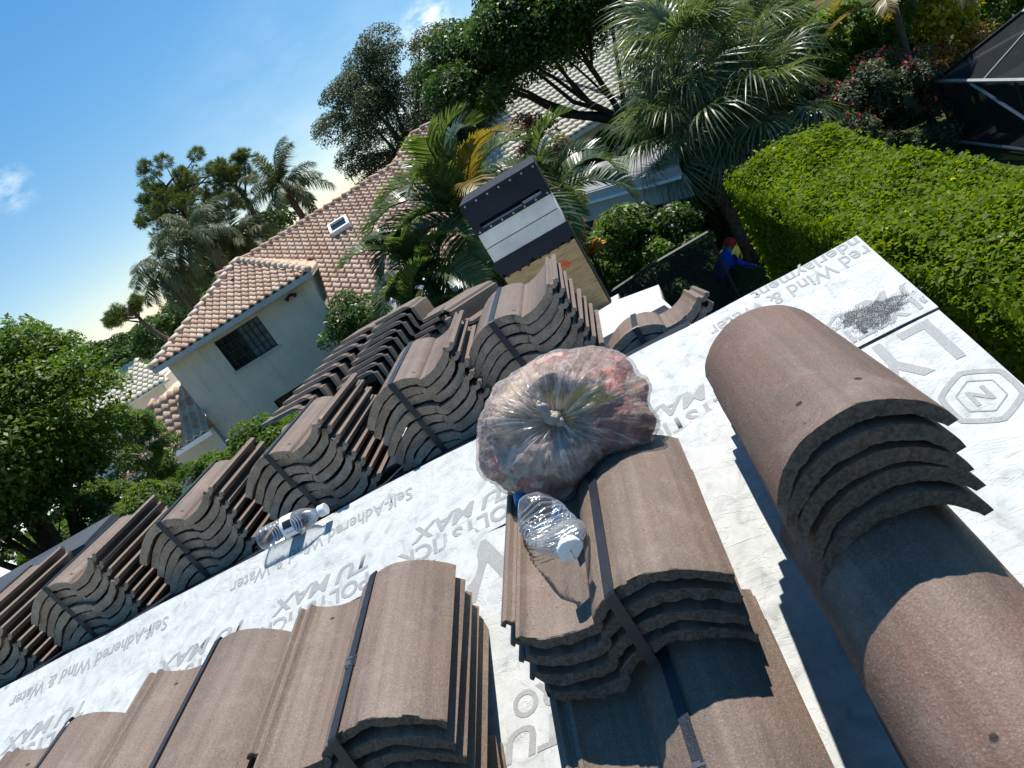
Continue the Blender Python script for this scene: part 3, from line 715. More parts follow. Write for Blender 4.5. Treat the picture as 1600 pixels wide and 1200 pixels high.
TOP = ['topmost', 'second', 'third', 'fourth', 'fifth', 'sixth', 'seventh', 'lowest']
gH = 'half-round ridge tiles piled near the gable edge'
hip_pile((.151, 1.012, -.560), .3, 0, 5, .035, lambda i: f'{TOP[i]} half-round tile of the level upper pile near the gable edge' if i else 'half-round ridge tile on top of the level upper pile, reddish patch on its side', gH)
hip_pile((.134, .715, -.762), .5, SLOPE, 8, .035, lambda i: 'big sunlit half-round tile sloping out from under the level pile' if i == 0 else f'{TOP[i]} tile of the sloping front pile of half-round tiles', gH)
hip_pile((.160, 1.235, -.735), 0, SLOPE, 4, .035, lambda i: f'{TOP[i]} tile of the pile propping the back of the level half-round pile', gH)

# loose mineral granules
V, F = [], []
npt = 9000
ang = rng.uniform(0, 2*math.pi, npt); rad = np.sqrt(rng.uniform(0, 1, npt))*(1+.5*rng.uniform(0, 1, npt)**5)+(rng.uniform(size=npt) > .965)*rng.uniform(0, 1.1, npt)
out_r = .052*(1+.22*np.sin(ang*3+1)+.12*np.sin(ang*7)+.08*np.sin(ang*13))
gx_ = .430+np.cos(ang)*rad*out_r*1.15-np.sin(ang)*rad*out_r*.10; gy_ = 1.553+np.sin(ang)*rad*out_r*.62
hh = .006*np.clip(1-rad**2, 0, 1)+rng.uniform(0, .0015, npt)
P = np.stack([gx_, gy_, -1.30+gy_/3+.009+rumple(gx_, gy_, 1)+hh], -1)
sz = rng.uniform(.0006, .0016, npt); d = rng.normal(size=(npt, 3, 3)); d /= np.linalg.norm(d, axis=2)[:, :, None]
tri = P[:, None, :]+d*sz[:, None, None]
apex = P+np.array([0, 0, 1])*sz[:, None]
VV = np.concatenate([tri, apex[:, None]], 1).reshape(-1, 3); i0 = np.arange(npt)*4
FF = np.concatenate([np.stack([i0, i0+1, i0+3], -1), np.stack([i0+1, i0+2, i0+3], -1), np.stack([i0+2, i0, i0+3], -1)])
ob('granules', mesh_np('granules', VV, FF, M['gran']), label='spilled patch of loose grey mineral granules on the white sheet', cat='granules', kind='stuff')

# ------------------------------------------------------------------ rubbish bag
BC = Vector((-.232, 1.335, -.572))
bag = empty('rubbish_bag', (BC.x, BC.y, -.70), label='knotted clear plastic rubbish bag full of dark and red scraps', cat='rubbish bag')
def a_top(x):                                                    # top of the tile the bag leans on
    lx = x+.222
    return -.641+prof_z(max(-TW/2, min(TW/2, lx)))
axis = Vector((.10, -.86, .50)).normalized(); e1 = axis.cross(Vector((0, 0, 1))).normalized(); e2 = e1.cross(axis)
def bag_point(th, ph, inner=1.0):
    f = math.sin(th)
    d = axis*math.cos(th)+(e1*math.cos(ph)+e2*math.sin(ph))*math.sin(th)
    r = 1+.20*noise.noise(d*1.7+Vector((3, 1, 7)))+.075*noise.noise(d*3.6)
    r += .10*max(0, d.dot(Vector((.86, -.15, -.35)).normalized()))**3+.05*max(0, d.dot(Vector((-.7, 0, -.6)).normalized()))**2
    w_ = math.exp(-(th/1.25)**2)
    rid = (1-abs(noise.noise((math.cos(ph)*4.5, math.sin(ph)*4.5, th*.7)))*2.4)+.6*(1-abs(noise.noise((math.cos(ph)*11, math.sin(ph)*11, th*1.1)))*2.4)
    if inner == 1.0: r += .030*rid*(w_+.18)*min(1, th*3)-.02
    r -= .20*math.exp(-(th/.26)**2)
    if inner < 1: r = r*inner
    p = Vector((d.x*.172*r, d.y*.150*r, d.z*.138*r))+BC
    if p.y < 1.305: p.z = max(p.z, a_top(p.x)+.004-(max(0, p.y-1.285))*.5)
    p.z = max(p.z, roof_z(p.y)+.016)
    return p
nt, npn = 120, 420; V = []; UV = []
for i in range(nt+1):
    for j in range(npn):
        V.append(bag_point(max(.03, i/nt*math.pi*.995), j/npn*2*math.pi)-wpos(bag)); UV.append((j/npn if j < npn/2 else 1-j/npn, i/nt))
F = np.array([(i*npn+j, i*npn+(j+1) % npn, (i+1)*npn+(j+1) % npn, (i+1)*npn+j) for i in range(nt) for j in range(npn)])
ob('bag_film', mesh_np('bag_film', V, F, M['bag'], smooth=True, uv=np.array(UV)), bag)
# knot: twisted neck, a lump and two short ears
kb = BC+axis*.128+Vector((.0, 0, .002)); mb = MB()
def lump(mb, c, rx, ry, rz, s, nu=14, nv=9):
    n0 = len(mb.V)
    for i in range(nv+1):
        for j in range(nu):
            t, p_ = math.pi*i/nv, 2*math.pi*j/nu; d = Vector((math.sin(t)*math.cos(p_), math.sin(t)*math.sin(p_), math.cos(t)))
            k = 1+.35*noise.noise(d*2.2+Vector((s, s*2, 0)))+.18*noise.noise(d*6+Vector((0, s, 3)))
            mb.V.append(tuple(Vector(c)+Vector((d.x*rx, d.y*ry, d.z*rz))*k))
    for i in range(nv):
        for j in range(nu): mb.F.append((n0+i*nu+j, n0+(i+1)*nu+j, n0+(i+1)*nu+(j+1) % nu, n0+i*nu+(j+1) % nu))
lump(mb, kb, .015, .014, .013, 1., 18, 12); lump(mb, kb+Vector((-.006, -.004, .020)), .010, .007, .020, 2.5, 18, 12); lump(mb, kb+Vector((.008, -.004, -.011)), .009, .009, .008, 4., 18, 12)
M['knot'] = simple('gathered_film', (.40, .33, .29), .35, .5, .2, 60, .6, 140)
mb.part('knot', M['knot'], bag, smooth=True)
# gathered pleats of film radiating from the knot
rp = random.Random(12); mb = MB()
for q in range(70):
    ph0 = rp.uniform(0, 6.283); t0 = rp.uniform(.05, .28); t1 = min(2.0, t0+rp.choice((.25, .4, .7, 1.1))*rp.uniform(.7, 1.3)); wd = rp.uniform(.0008, .0026); n0 = len(mb.V); nk = 12
    dr = rp.uniform(-.34, .34); lift_ = rp.uniform(.0008, .004)
    for k in range(nk+1):
        t = k/nk; th_ = t0+(t1-t0)*t; ph_q = ph0+dr*t*t+.02*math.sin(t*9+q)
        p = bag_point(th_, ph_q); p2 = bag_point(th_, ph_q+.03); nrm_q = (p-BC).normalized(); sd_ = (p2-p); sd_ = (sd_-nrm_q*sd_.dot(nrm_q)).normalized()
        wk_ = wd*(math.sin(math.pi*min(1, t*.92+.06))**.6)
        a_, b_, c_ = p-sd_*wk_, p+nrm_q*lift_*math.sin(math.pi*(t*.9+.05)), p+sd_*wk_
        mb.V += [tuple(v-wpos(bag)) for v in (a_, b_, c_)]
    for k in range(nk):
        for e in (0, 1): mb.F.append((n0+3*k+e, n0+3*k+e+1, n0+3*k+4+e, n0+3*k+3+e))
nbm = NB('pleated_film')
tr_ = nbm.new('BsdfTransparent', {'Color': (1, 1, 1)}).outputs[0]
df_ = nbm.new('MixShader', {0: .5, 1: nbm.new('BsdfDiffuse', {'Color': (.8, .79, .78)}).outputs[0], 2: nbm.new('BsdfTranslucent', {'Color': (.8, .79, .78)}).outputs[0]}).outputs[0]
gl_ = nbm.new('BsdfGlossy', {'Color': (1, 1, 1), 'Roughness': .22}).outputs[0]
s1_ = nbm.new('MixShader', {0: .18, 1: df_, 2: gl_}).outputs[0]
M['pleat'] = nbm.done(nbm.new('MixShader', {0: .28, 1: tr_, 2: s1_}).outputs[0])
ob('pleats', mesh_np('pleats', mb.V, np.array(mb.F), M['pleat'], smooth=True), bag, kind='stuff')
# scraps inside (uncountable)
keys = ['maroon', 'brown', 'coal', 'pink', 'redbr', 'tan', 'yellow', 'cream', 'green']
VV, FF, MI = [], [], []
na, nb = 60, 110
sites = [Vector((rr_.uniform(-1, 1), rr_.uniform(-1, 1), rr_.uniform(-1, 1))).normalized() for rr_ in [random.Random(77)] for _ in range(70)]
srnd = random.Random(4); skey = srnd.choices(range(9), [5.5, 6, 1.4, 5.5, 1.6, 3, .9, 1.2, .6], k=70)
def core(th, ph):
    d = axis*math.cos(th)+(e1*math.cos(ph)+e2*math.sin(ph))*math.sin(th)
    k = .93+.06*noise.noise(d*3.1+Vector((5, 2, 2)))+.05*(1-2*abs(noise.noise(d*4.5+Vector((1, 9, 4)))))+.012*noise.noise(d*14)
    k -= .22*math.exp(-(th/.38)**2)
    q = bag_point(max(.06, th), ph, .999)
    return BC+(q-BC)*min(.965, k), d
for i in range(na+1):
    for j in range(nb):
        p, d = core(i/na*math.pi, j/nb*2*math.pi); VV.append(p)
for i in range(na):
    for j in range(nb):
        th, ph = (i+.5)/na*math.pi, (j+.5)/nb*2*math.pi; d = axis*math.cos(th)+(e1*math.cos(ph)+e2*math.sin(ph))*math.sin(th)
        d = (d+Vector((noise.noise(d*5), noise.noise(d*5+Vector((9, 0, 0))), noise.noise(d*5+Vector((0, 9, 0)))))*.35).normalized()
        FF.append((i*nb+j, i*nb+(j+1) % nb, (i+1)*nb+(j+1) % nb, (i+1)*nb+j)); MI.append(skey[max(range(70), key=lambda q: sites[q].dot(d))])
ob('scraps', mesh_np('scraps', VV, FF, [M['trash_'+k] for k in keys], mi=MI, sharp=35), label='crumpled dark and reddish scraps filling the clear bag', cat='scraps', kind='stuff')

# ------------------------------------------------------------------ water bottles
def bottle(root, crushed, Mx):
    """body, cap and label of a half-litre bottle along local +x, base at 0; Mx maps local to root space"""
    L = .205; prof = [(0, .0), (.022, .0), (.029, .004), (.0315, .010)]
    x = .016
    while x < .118:
        prof += [(.0318, x), (.0318, x+.005), (.0300, x+.0068), (.0300, x+.0082)]; x += .0095
    prof += [(.0318, .121), (.0322, .135), (.0305, .150), (.026, .165), (.0195, .178), (.0140, .187), (.0128, .193), (.0128, .199), (.016, .2), (.016, .202), (.0125, .203)]
    seg = 36
    def place(r, t, x):
        y, z = r*math.cos(t), r*math.sin(t)
        if crushed:
            k = math.exp(-((x-.085)/.055)**2)
            z = z*(1-.52*k)-.010*k*max(0, math.cos(t*1.0-1.2)); y = y*(1+.32*k)
            z += (.0045*noise.noise((x*38, t*1.3, 2.))+.003*noise.noise((x*90, t*2.5, 5.)))*min(1, r/.02)
            y += .004*noise.noise((x*34, t*1.2, 9.))
            bend = max(0, x-.095); z += bend*.42; y += .03*bend
            tw = .35*k; y, z = y*math.cos(tw)-z*math.sin(tw), y*math.sin(tw)+z*math.cos(tw)
        return Mx @ Vector((x, y, z))
    def rev(prof, name, m, parent, seg=seg, uvs=True):
        V, U = [], []
        for i, (r, x) in enumerate(prof):
            for k in range(seg):
                V.append(place(r, 2*math.pi*k/seg, x)); U.append((k/seg, i/(len(prof)-1)))
        F = np.array([(i*seg+k, (i+1)*seg+k, (i+1)*seg+(k+1) % seg, i*seg+(k+1) % seg) for i in range(len(prof)-1) for k in range(seg)])
        return ob(name, mesh_np(name, V, F, m, smooth=True, uv=np.array(U)), parent)
    rev(prof, 'bottle_body', M['pet'], root)
    cp = [(.0001, .2225), (.0145, .2225), (.0158, .2212), (.0158, .2065), (.0150, .2045), (.0162, .204), (.0162, .2025)]
    V = []; sg = 48
    for r, x in cp:
        for k in range(sg): V.append(place(r*(1+(.022 if k % 2 and .0145 < r < .0161 and x > .206 else 0)), 2*math.pi*k/sg, x))
    F = [(i*sg+k, i*sg+(k+1) % sg, (i+1)*sg+(k+1) % sg, (i+1)*sg+k) for i in range(len(cp)-1) for k in range(sg)]
    ob('cap', mesh_np('cap', V, F, M['cap'], sharp=40), root)
    if not crushed: rev([(.0327, .088), (.0329, .089), (.0329, .126), (.0327, .127)], 'paper_label', M['label'], root)
    else:
        V = []; tt = np.linspace(1.9, 2.7, 7)
        for x_ in (.098, .108, .120, .130):
            for t in tt: V.append(place(.0331, t, x_))
        F = [(i*7+k, i*7+k+1, (i+1)*7+k+1, (i+1)*7+k) for i in range(3) for k in range(6)]
        ob('label_scrap', mesh_np('label_scrap', V, F, M['labelblue'], smooth=True), root)
b1 = empty('water_bottle', (-.335, 1.205, -.640), label='crushed clear water bottle with a white cap lying on the tile bundle', cat='bottle', group='empty water bottles')
d1 = (Vector((-.268, 1.010, -.655))-Vector((-.335, 1.205, -.640))).normalized(); s1 = d1.cross(Vector((0, 0, 1))).normalized(); u1 = s1.cross(d1)
bottle(b1, True, Matrix((d1, s1, u1)).transposed().to_4x4() @ Matrix.Translation((.030, 0, .022)) @ Matrix.Scale(1.16, 4))
MB().tube([(-.352, 1.222, -.628), (-.352, 1.243, -.622)], [.014, .014], 14).part('loose_cap', M['bluecap'], None, label='small blue bottle cap wedged between the bag and the crushed bottle', cat='bottle cap')
b2 = empty('water_bottle', (-1.200, 1.787, -.692), label='clear water bottle with a printed label lying along the ridge', cat='bottle', group='empty water bottles')
d2 = Vector((.995, -.06, -.01)).normalized(); s2 = d2.cross(Vector((0, 0, 1))).normalized(); u2 = s2.cross(d2)
bottle(b2, False, Matrix((d2, s2, u2)).transposed().to_4x4() @ Matrix.Translation((0, 0, .035)))

# ------------------------------------------------------------------ neighbour's house (frame: L right, D away, z)
def H(L, D, z): return R0*L+F0*D+ZU*z
def in_poly(x, y, poly):
    c = False; j = len(poly)-1
    for i in range(len(poly)):
        (xi, yi), (xj, yj) = poly[i], poly[j]
        if (yi > y) != (yj > y) and x < (xj-xi)*(y-yi)/(yj-yi)+xi: c = not c
        j = i
    return c
def tile_unit(du, dv, h):
    t = np.linspace(0, 1, 8); z = np.where(t < .6, np.sin(np.pi*t/.6)*h*1.25, -.3*h*np.sin(np.pi*(t-.6)/.4))
    x = (t-.5)*du*1.01
    lo = np.stack([x, np.full(8, -dv*.52), z+.058], -1); hi = np.stack([x, np.full(8, dv*.52), z+.006], -1); bt = np.stack([x, np.full(8, -dv*.52), z*.8+.004], -1)
    V = np.concatenate([lo, hi, bt]); F = [(i, i+1, 9+i, 8+i) for i in range(7)]+[(16+i, 17+i, i+1, i) for i in range(7)]
    return V, np.array(F)
def tile_roof(root, o, u, v, poly, du, dv, h, m, parts=0):
    """barrel tiles on a roof plane: the ones that show largest one by one, the rest joined"""
    u, v, o = Vector(u).normalized(), Vector(v).normalized(), Vector(o); nn = u.cross(v)
    V0, F0_ = tile_unit(du, dv, h); xs = [p[0] for p in poly]; ys = [p[1] for p in poly]; cells = []
    j = 0; y = min(ys)+dv/2
    while y < max(ys):
        x = min(xs)+du/2
        while x < max(xs):
            if in_poly(x, y, poly): cells.append(o+u*x+v*y)
            x += du
        y += dv
    cells.sort(key=lambda p: p.length); me = None
    Mr = Matrix((u, v, nn)).transposed().to_4x4(); A = np.array(Mr.to_3x3())
    for p in cells[:parts]:
        if me is None: me = mesh_np('roof_tile', V0, F0_, m, rnd=np.full(len(F0_), .0), smooth=True)
        mw = Matrix.Translation(p+nn*random.uniform(-.004, .006)-wpos(root)) @ Mr @ Matrix.Rotation(R(random.uniform(-1, 1)), 4, 'Z')
        ob('roof_tile', me, root, mw)
    rest = cells[parts:]
    if rest:
        P = np.array([list(p) for p in rest]); k = len(P)
        VV = (V0 @ A.T)[None]+P[:, None, :]-np.array(wpos(root)); FF = F0_[None]+(np.arange(k)*len(V0))[:, None, None]
        ob('roof_tiles', mesh_np('roof_tiles', VV.reshape(-1, 3), FF.reshape(-1, 4), m, rnd=np.repeat(rng.uniform(0, 1, k), len(F0_)), smooth=True), root, kind='stuff')
def cap_row(root, a, b2, m, r=.105, step=.38):
    a, b2 = Vector(a), Vector(b2); n = int((b2-a).length/step); mb = MB()
    for i in range(n):
        p, q = a.lerp(b2, i/n), a.lerp(b2, (i+1.08)/n)
        mb.tube([p+ZU*.045, q+ZU*.0], [r*1.05, r*.86], 10)
    o = mb.part('ridge_caps', m, root, smooth=True); o['kind'] = 'stuff'
nh = empty('neighbour_house', H(-4, 27, GZ), label="neighbour's pale stucco house with a pink clay tile roof and hipped wing", cat='house')
DW = 24.0
WL, WR, ZE = -8.72, -3.62, -1.42
# wing front wall round its window opening
wx0, wx1, wz0, wz1 = -7.13, -5.56, -2.76, -1.66
lx0, lx1, lz0, lz1 = -6.75, -4.6, -5.0, -4.18
mb = MB()
def wallbox(l0, l1, z0, z1, d0=DW, th=.18): mb.obox(H(l0, d0, z0), R0*(l1-l0), F0*th, ZU*(z1-z0))
wallbox(WL, wx0, GZ, ZE); wallbox(wx1, WR, GZ, ZE); wallbox(wx0, wx1, wz1, ZE); wallbox(wx0, wx1, lz1, wz0); wallbox(wx0, lx0, GZ, lz1); wallbox(lx0, wx1, GZ, lz0)
mb.obox(H(WR-.18, DW+.18, GZ), R0*.18, F0*6, ZU*(ZE-GZ)); mb.obox(H(WL, DW+.18, GZ), R0*.18, F0*6, ZU*(ZE-GZ))
mb.part('wall', M['stucco'], nh)
def window(l0, l1, z0, z1, d, nc, nr, mats, frame=.035):
    fr = MB(); e = .07
    fr.obox(H(l0, d, z0), R0*(l1-l0), F0*e, ZU*frame); fr.obox(H(l0, d, z1-frame), R0*(l1-l0), F0*e, ZU*frame)
    for k in range(nc+1):
        x = l0+(l1-l0-frame)*k/nc; wd = frame*(1 if k in (0, nc) else .55)
        fr.obox(H(x, d+.002, z0+frame), R0*wd, F0*(e-.004), ZU*(z1-z0-2*frame))
    for k in range(1, nr):
        fr.obox(H(l0+frame, d+.006, z0+(z1-z0)*k/nr), R0*(l1-l0-2*frame), F0*(e-.012), ZU*frame*.55)
    f = fr.part('window', M['black'], nh)
    for i in range(nc):
        for j in range(nr):
            x = l0+(l1-l0-frame)*i/nc+frame*.5; z = z0+(z1-z0)*j/nr+frame*.3
            g = MB(); g.obox(H(x, d+.045+.004*random.random(), z), R0*((l1-l0)/nc*.97), F0*.012, ZU*((z1-z0)/nr*.97))
            me = g.mesh('pane', mats(i, j), wpos(nh)); o = ob('pane', me, f)
mb = MB(); mb.obox(H(wx0-.06, DW-.05, wz0-.075), R0*(wx1-wx0+.12), F0*.05, ZU*.07); mb.part('window_sill', M['fascia'], nh)
window(wx0+.002, wx1-.002, wz0+.002, wz1-.002, DW+.05, 8, 4, lambda i, j: M['glasspale'] if i > 3 else M['glassdark'])
window(lx0+.002, wx1-.002, lz0+.002, lz1-.002, DW+.05, 2, 1, lambda i, j: M['glassdark'])
# wing roof: hip end facing us
ap = (-5.85, 27.9, -.04)
eL, eR, DE, zE = -9.0, -3.36, 23.55, -1.34
sl = (ap[2]-zE)/(ap[1]-DE); vlen = math.hypot(ap[1]-DE, ap[2]-zE)
tile_roof(nh, H(eL, DE, zE), R0, F0*(ap[1]-DE)+ZU*(ap[2]-zE), [(0, 0), (eR-eL, 0), (ap[0]-eL, vlen)], .27, .34, .07, M['clay'], 170)
mb = MB(); mb.prism([H(eL, DE, zE-.02), H(eR, DE, zE-.02), H(*ap[:2], ap[2]-.02)], ZU*-.06)
mb.prism([H(eL, DE+.01, zE-.02), H(*ap[:2], ap[2]-.02), H(ap[0], 31, ap[2]-.02), H(eL, 31, zE-.02)], ZU*-.05)
mb.prism([H(eR, DE+.01, zE-.02), H(eR, 29, zE-.02), H(ap[0], 30, ap[2]-.02), H(*ap[:2], ap[2]-.02)], ZU*-.05)
mb.part('wing_roof', M['clay'], nh)
tile_roof(nh, H(eR, DE, zE), -F0, R0*(ap[0]-eR)+ZU*(ap[2]-zE), [(-5, 0), (0, 0), (-(ap[1]-DE), math.hypot(ap[0]-eR, ap[2]-zE)), (-5, math.hypot(ap[0]-eR, ap[2]-zE))], .27, .34, .07, M['clay'])
cap_row(nh, H(eL, DE, zE+.03), H(*ap[:2], ap[2]+.08), M['clay']); cap_row(nh, H(eR, DE, zE+.03), H(*ap[:2], ap[2]+.08), M['clay'])
mb = MB(); mb.obox(H(eL+.02, DE-.05, zE-.17), R0*(eR-eL-.04), F0*.05, ZU*.16); mb.obox(H(eR-.06, DE+.003, zE-.17), R0*.05, F0*5.4, ZU*.15); mb.obox(H(eL+.01, DE+.003, zE-.17), R0*.05, F0*5.4, ZU*.15)
mb.part('fascia_board', M['fascia'], nh)
MB().obox(H(eL+.07, DE+.01, zE-.165), R0*(eR-eL-.14), F0*.6, ZU*.02).part('soffit', M['fascia'], nh)
MB().lathe([(.06, 0), (.06, .25), (.075, .25), (.075, .32)], 10, Matrix.Translation(H(-6.0, 26.2, -.70))).part('vent_pipe', M['black'], nh)
# main roof, long slope towards us on the right of the wing
mD0, mz0, mD1, mz1 = 21.3, -3.30, 29.6, -.10
ml = math.hypot(mD1-mD0, mz1-mz0); mu = (F0*(mD1-mD0)+ZU*(mz1-mz0)).normalized()
mx0, mx1 = -7.2, 1.9
tile_roof(nh, H(0, mD0, mz0), R0, mu, [(-3.40, 0), (mx1, 0), (mx1, ml), (mx0, ml), (-5.4, ml*.84), (-3.40, ml*.62)], .27, .36, .07, M['clay'], 130)
mb = MB(); mb.prism([H(-3.40, mD0, mz0-.02), H(mx1, mD0, mz0-.02), H(mx1, mD1, mz1-.02), H(mx0, mD1, mz1-.02), H(-5.3, mD0+(mD1-mD0)*.84, mz0-.02+(mz1-mz0)*.84), H(-3.40, mD0+(mD1-mD0)*.6, mz0-.02+(mz1-mz0)*.6)], ZU*-.07)
mb.prism([H(mx0, mD1, mz1-.03), H(mx1, mD1, mz1-.03), H(mx1, mD1+6, mz1-2.4), H(mx0-1, mD1+6, mz1-2.4)], ZU*-.05)
mb.part('main_roof', M['clay'], nh)
cap_row(nh, H(mx0, mD1, mz1+.03), H(mx1, mD1, mz1+.03), M['clay'])
mb = MB(); mb.obox(H(-3.45, mD0-.10, mz0-.17), R0*(mx1+3.4), F0*.1, ZU*.13); mb.part('gutter', M['white'], nh)
MB().obox(H(-3.4, mD0+.5, GZ), R0*(mx1+3.3), F0*.2, ZU*(mz0-GZ-.1)).part('wall', M['stucco'], nh)
# upper gable behind on the right end of the ridge
mb = MB(); gL0, gL1 = .15, 2.6
mb.prism([H(gL0, 30.2, -.3), H(gL0+1.6, 30.2, .46), H(gL1, 30.2, .46), H(gL1, 28.0, -.6), H(gL0+.8, 28.0, -.6)], ZU*-.1)
mb.part('upper_roof', M['clay'], nh)
tile_roof(nh, H(gL0, 28.0, -.6), R0, F0*2.2+ZU*1.06, [(.8, 0), (2.4, 0), (2.4, 2.44), (1.6, 2.44), (0, .7)], .27, .36, .07, M['clay'])
cap_row(nh, H(gL0, 30.1, -.28), H(gL0+1.6, 30.2, .5), M['clay']); cap_row(nh, H(gL0+1.6, 30.2, .5), H(gL1, 30.2, .5), M['clay'])
# skylight on the main slope
t = .69; so = H(-2.55, mD0, mz0)+mu*(ml*t)+mu.cross(R0)*-.10
nrm_ = R0.cross(mu)
mb = MB()
for a_, b_, c_, d_ in ((0, 0, .75, .09), (0, .71, .75, .09), (0, .09, .09, .62), (.66, .09, .09, .62)):
    mb.obox(so+R0*a_+mu*b_, R0*c_, mu*d_, nrm_*.16)
sk = mb.part('skylight', M['white'], nh)
g = MB(); g.obox(so+R0*.09+mu*.09+nrm_*.05, R0*.57, mu*.62, nrm_*.03); ob('pane', g.mesh('pane', M['glassdark'], wpos(nh)), sk)
# porch roof on the left of the wing
pL, pR, pD0, pD1, pz0, pz1 = -11.9, -8.74, 23.3, 27.6, -3.75, -2.35
pv = F0*1.9+ZU*(pz1-pz0)
tile_roof(nh, H(pL, pD0, pz0), R0, pv, [(0, 0), (pR-pL, 0), (pR-pL, pv.length), (1.7, pv.length)], .27, .34, .07, M['clay'])
lv = R0*1.7+ZU*(pz1-pz0)
tile_roof(nh, H(pL, pD0, pz0), -F0, lv, [(-4.3, 0), (0, 0), (-1.9, lv.length), (-4.3, lv.length)], .27, .34, .07, M['clay'])
mb = MB(); mb.prism([H(pL, pD0, pz0-.02), H(pR, pD0, pz0-.02), H(pR, pD0+1.9, pz1-.02), H(pL+1.7, pD0+1.9, pz1-.02)], ZU*-.06)
mb.prism([H(pL, pD0+.01, pz0-.02), H(pL+1.7, pD0+1.9, pz1-.02), H(pL+1.7, pD1, pz1-.02), H(pL, pD1, pz0-.02)], ZU*-.06)
mb.prism([H(pL+1.7, pD0+1.91, pz1-.02), H(pR, pD0+1.91, pz1-.02), H(pR, pD1, pz1-.02), H(pL+1.7, pD1, pz1-.02)], ZU*-.06)
mb.part('porch_roof', M['clay'], nh)
cap_row(nh, H(pL, pD0, pz0+.03), H(pL+1.7, pD0+1.9, pz1+.06), M['clay'])
mb = MB(); mb.obox(H(pL, pD0-.06, pz0-.17), R0*(pR-pL+.1), F0*.06, ZU*.15); mb.part('gutter', M['white'], nh)
MB().obox(H(pL+.5, pD0+.5, GZ), R0*(pR-pL-.5), F0*3, ZU*(pz0-GZ-.08)).part('porch_wall', M['stucco'], nh)
# small flood light under the eave
mb = MB(); fl = H(-4.35, DW-.10, -1.66); mb.box(fl-Vector((.05, .02, .04)), fl+Vector((.05, .1, .04)))
for s in (-1, 1): mb.tube([fl+R0*.04*s, fl+R0*.16*s-ZU*.07-F0*.08], [.03, .075], 10)
mb.part('flood_light', M['black'], nh)

# flat grey lanai roof below the main slope
ln = empty('patio_roof', H(.2, 18.5, GZ), label='flat grey patio roof with a white gutter below the pink tiles', cat='patio roof')
MB().obox(H(-2.1, 17.4, -3.05), R0*4.6, F0*2.8, ZU*.06).part('roof_panel', M['greyroof'], ln)
mb = MB(); mb.obox(H(-2.1, 20.23, -3.06), R0*4.6, F0*.16, ZU*.17); mb.obox(H(-2.1, 17.30, -3.10), R0*4.6, F0*.10, ZU*.12); mb.part('gutter', M['white'], ln)
for k in range(4): MB().obox(H(-2.0+1.45*k, 17.42, GZ), R0*.08, F0*.08, ZU*(5.3-3.06)).part('post', M['black'], ln)
for k in range(3): MB().obox(H(-1.0+1.4*k, 17.41, -2.988), R0*.03, F0*2.78, ZU*.02).part('seam', M['alu'], ln)
MB().obox(H(-2.0, 19.9, GZ), R0*4.4, F0*.1, ZU*(5.3-3.08)).part('screen_wall', M['screen'], ln)

# grey carport roof at the right
cp = empty('carport', H(1.6, 19, GZ), label='low grey metal carport roof beyond the chimney', cat='carport')
A_, B_, C_, D_ = H(4.5, 21.7, -2.7), H(5.75, 15.8, -2.7), H(3.45, 17.2, -2.7), H(4.75, 13.8, -2.7)
C_ = C_+(C_-D_)*.35; A_ = A_+(A_-B_)*.12
MB().prism([C_, D_, B_, A_], ZU*.05).part('roof_panel', M['greyroof'], cp)
ed = (D_-C_).normalized(); on = Vector((ed.y, -ed.x, 0))
if on.dot(B_-D_) > 0: on = -on
MB().obox(C_-ZU*.16, D_-C_, on*.05, ZU*.19).part('fascia', M['alu'], cp)
MB().obox(C_-ZU*.20+on*.052, D_-C_, on*.06, ZU*.05).part('gutter', M['white'], cp)
MB().obox(C_-ZU*.62, D_-C_, -on*.03, ZU*.455).part('valance', M['fascia'], cp)
MB().obox(C_+(GZ+2.7)*ZU-on*.3, (D_-C_)*.7, -on*.1, ZU*(5.3-3.25)).part('wall', M['dark'], cp)

# beige-roofed house far back
bh = empty('beige_house', H(6, 33, GZ), label='house with a broad pale beige tile roof behind the dark tree', cat='house')
bD0, bz0, bD1, bz1 = 30.0, -2.62, 38.0, .75
bl = math.hypot(bD1-bD0, bz1-bz0); bu = (F0*(bD1-bD0)+ZU*(bz1-bz0)).normalized()
tile_roof(bh, H(0, bD0, bz0), R0, bu, [(1.8, 0), (14, 0), (14, bl), (5.0, bl), (1.8, .4)], .30, .40, .028, M['beige'])
mb = MB(); mb.prism([H(1.8, bD0, bz0-.03), H(14, bD0, bz0-.03), H(14, bD1, bz1-.03), H(5, bD1, bz1-.03)], ZU*-.07); mb.part('roof', M['beige'], bh)
MB().obox(H(2.2, bD0+.6, GZ), R0*11, F0*6, ZU*(bz0-GZ-.05)).part('wall', M['stucco'], bh)
MB().obox(H(1.8, bD0-.06, bz0-.17), R0*12, F0*.06, ZU*.15).part('fascia_board', M['white'], bh)
cap_row(bh, H(9.6, bD0, bz0+.05), H(8.2, bD1, bz1+.05), M['dark'], .06)
# pale house glimpsed left of the wing
ph_ = empty('pale_house', H(-15, 38, GZ), label='pale house glimpsed between the leafy tree and the hipped wing', cat='house')
MB().obox(H(-20, 36, GZ), R0*6.2, F0*6, ZU*2.6).part('wall', M['stucco'], ph_)
mb = MB(); mb.prism([H(-20.6, 35.5, -2.75), H(-13.2, 35.5, -2.75), H(-15.2, 39, -1.35), H(-18.5, 39, -1.35)], ZU*-.1); mb.part('roof', M['beige'], ph_)
tile_roof(ph_, H(-20.6, 35.5, -2.72), R0, F0*3.5+ZU*1.4, [(0, 0), (7.4, 0), (5.4, 3.77), (2.1, 3.77)], .30, .4, .06, M['beige'])
MB().obox(H(-16.6, 35.96, -4.3), R0*1.2, F0*.05, ZU*1.0).part('window', M['glassdark'], ph_)

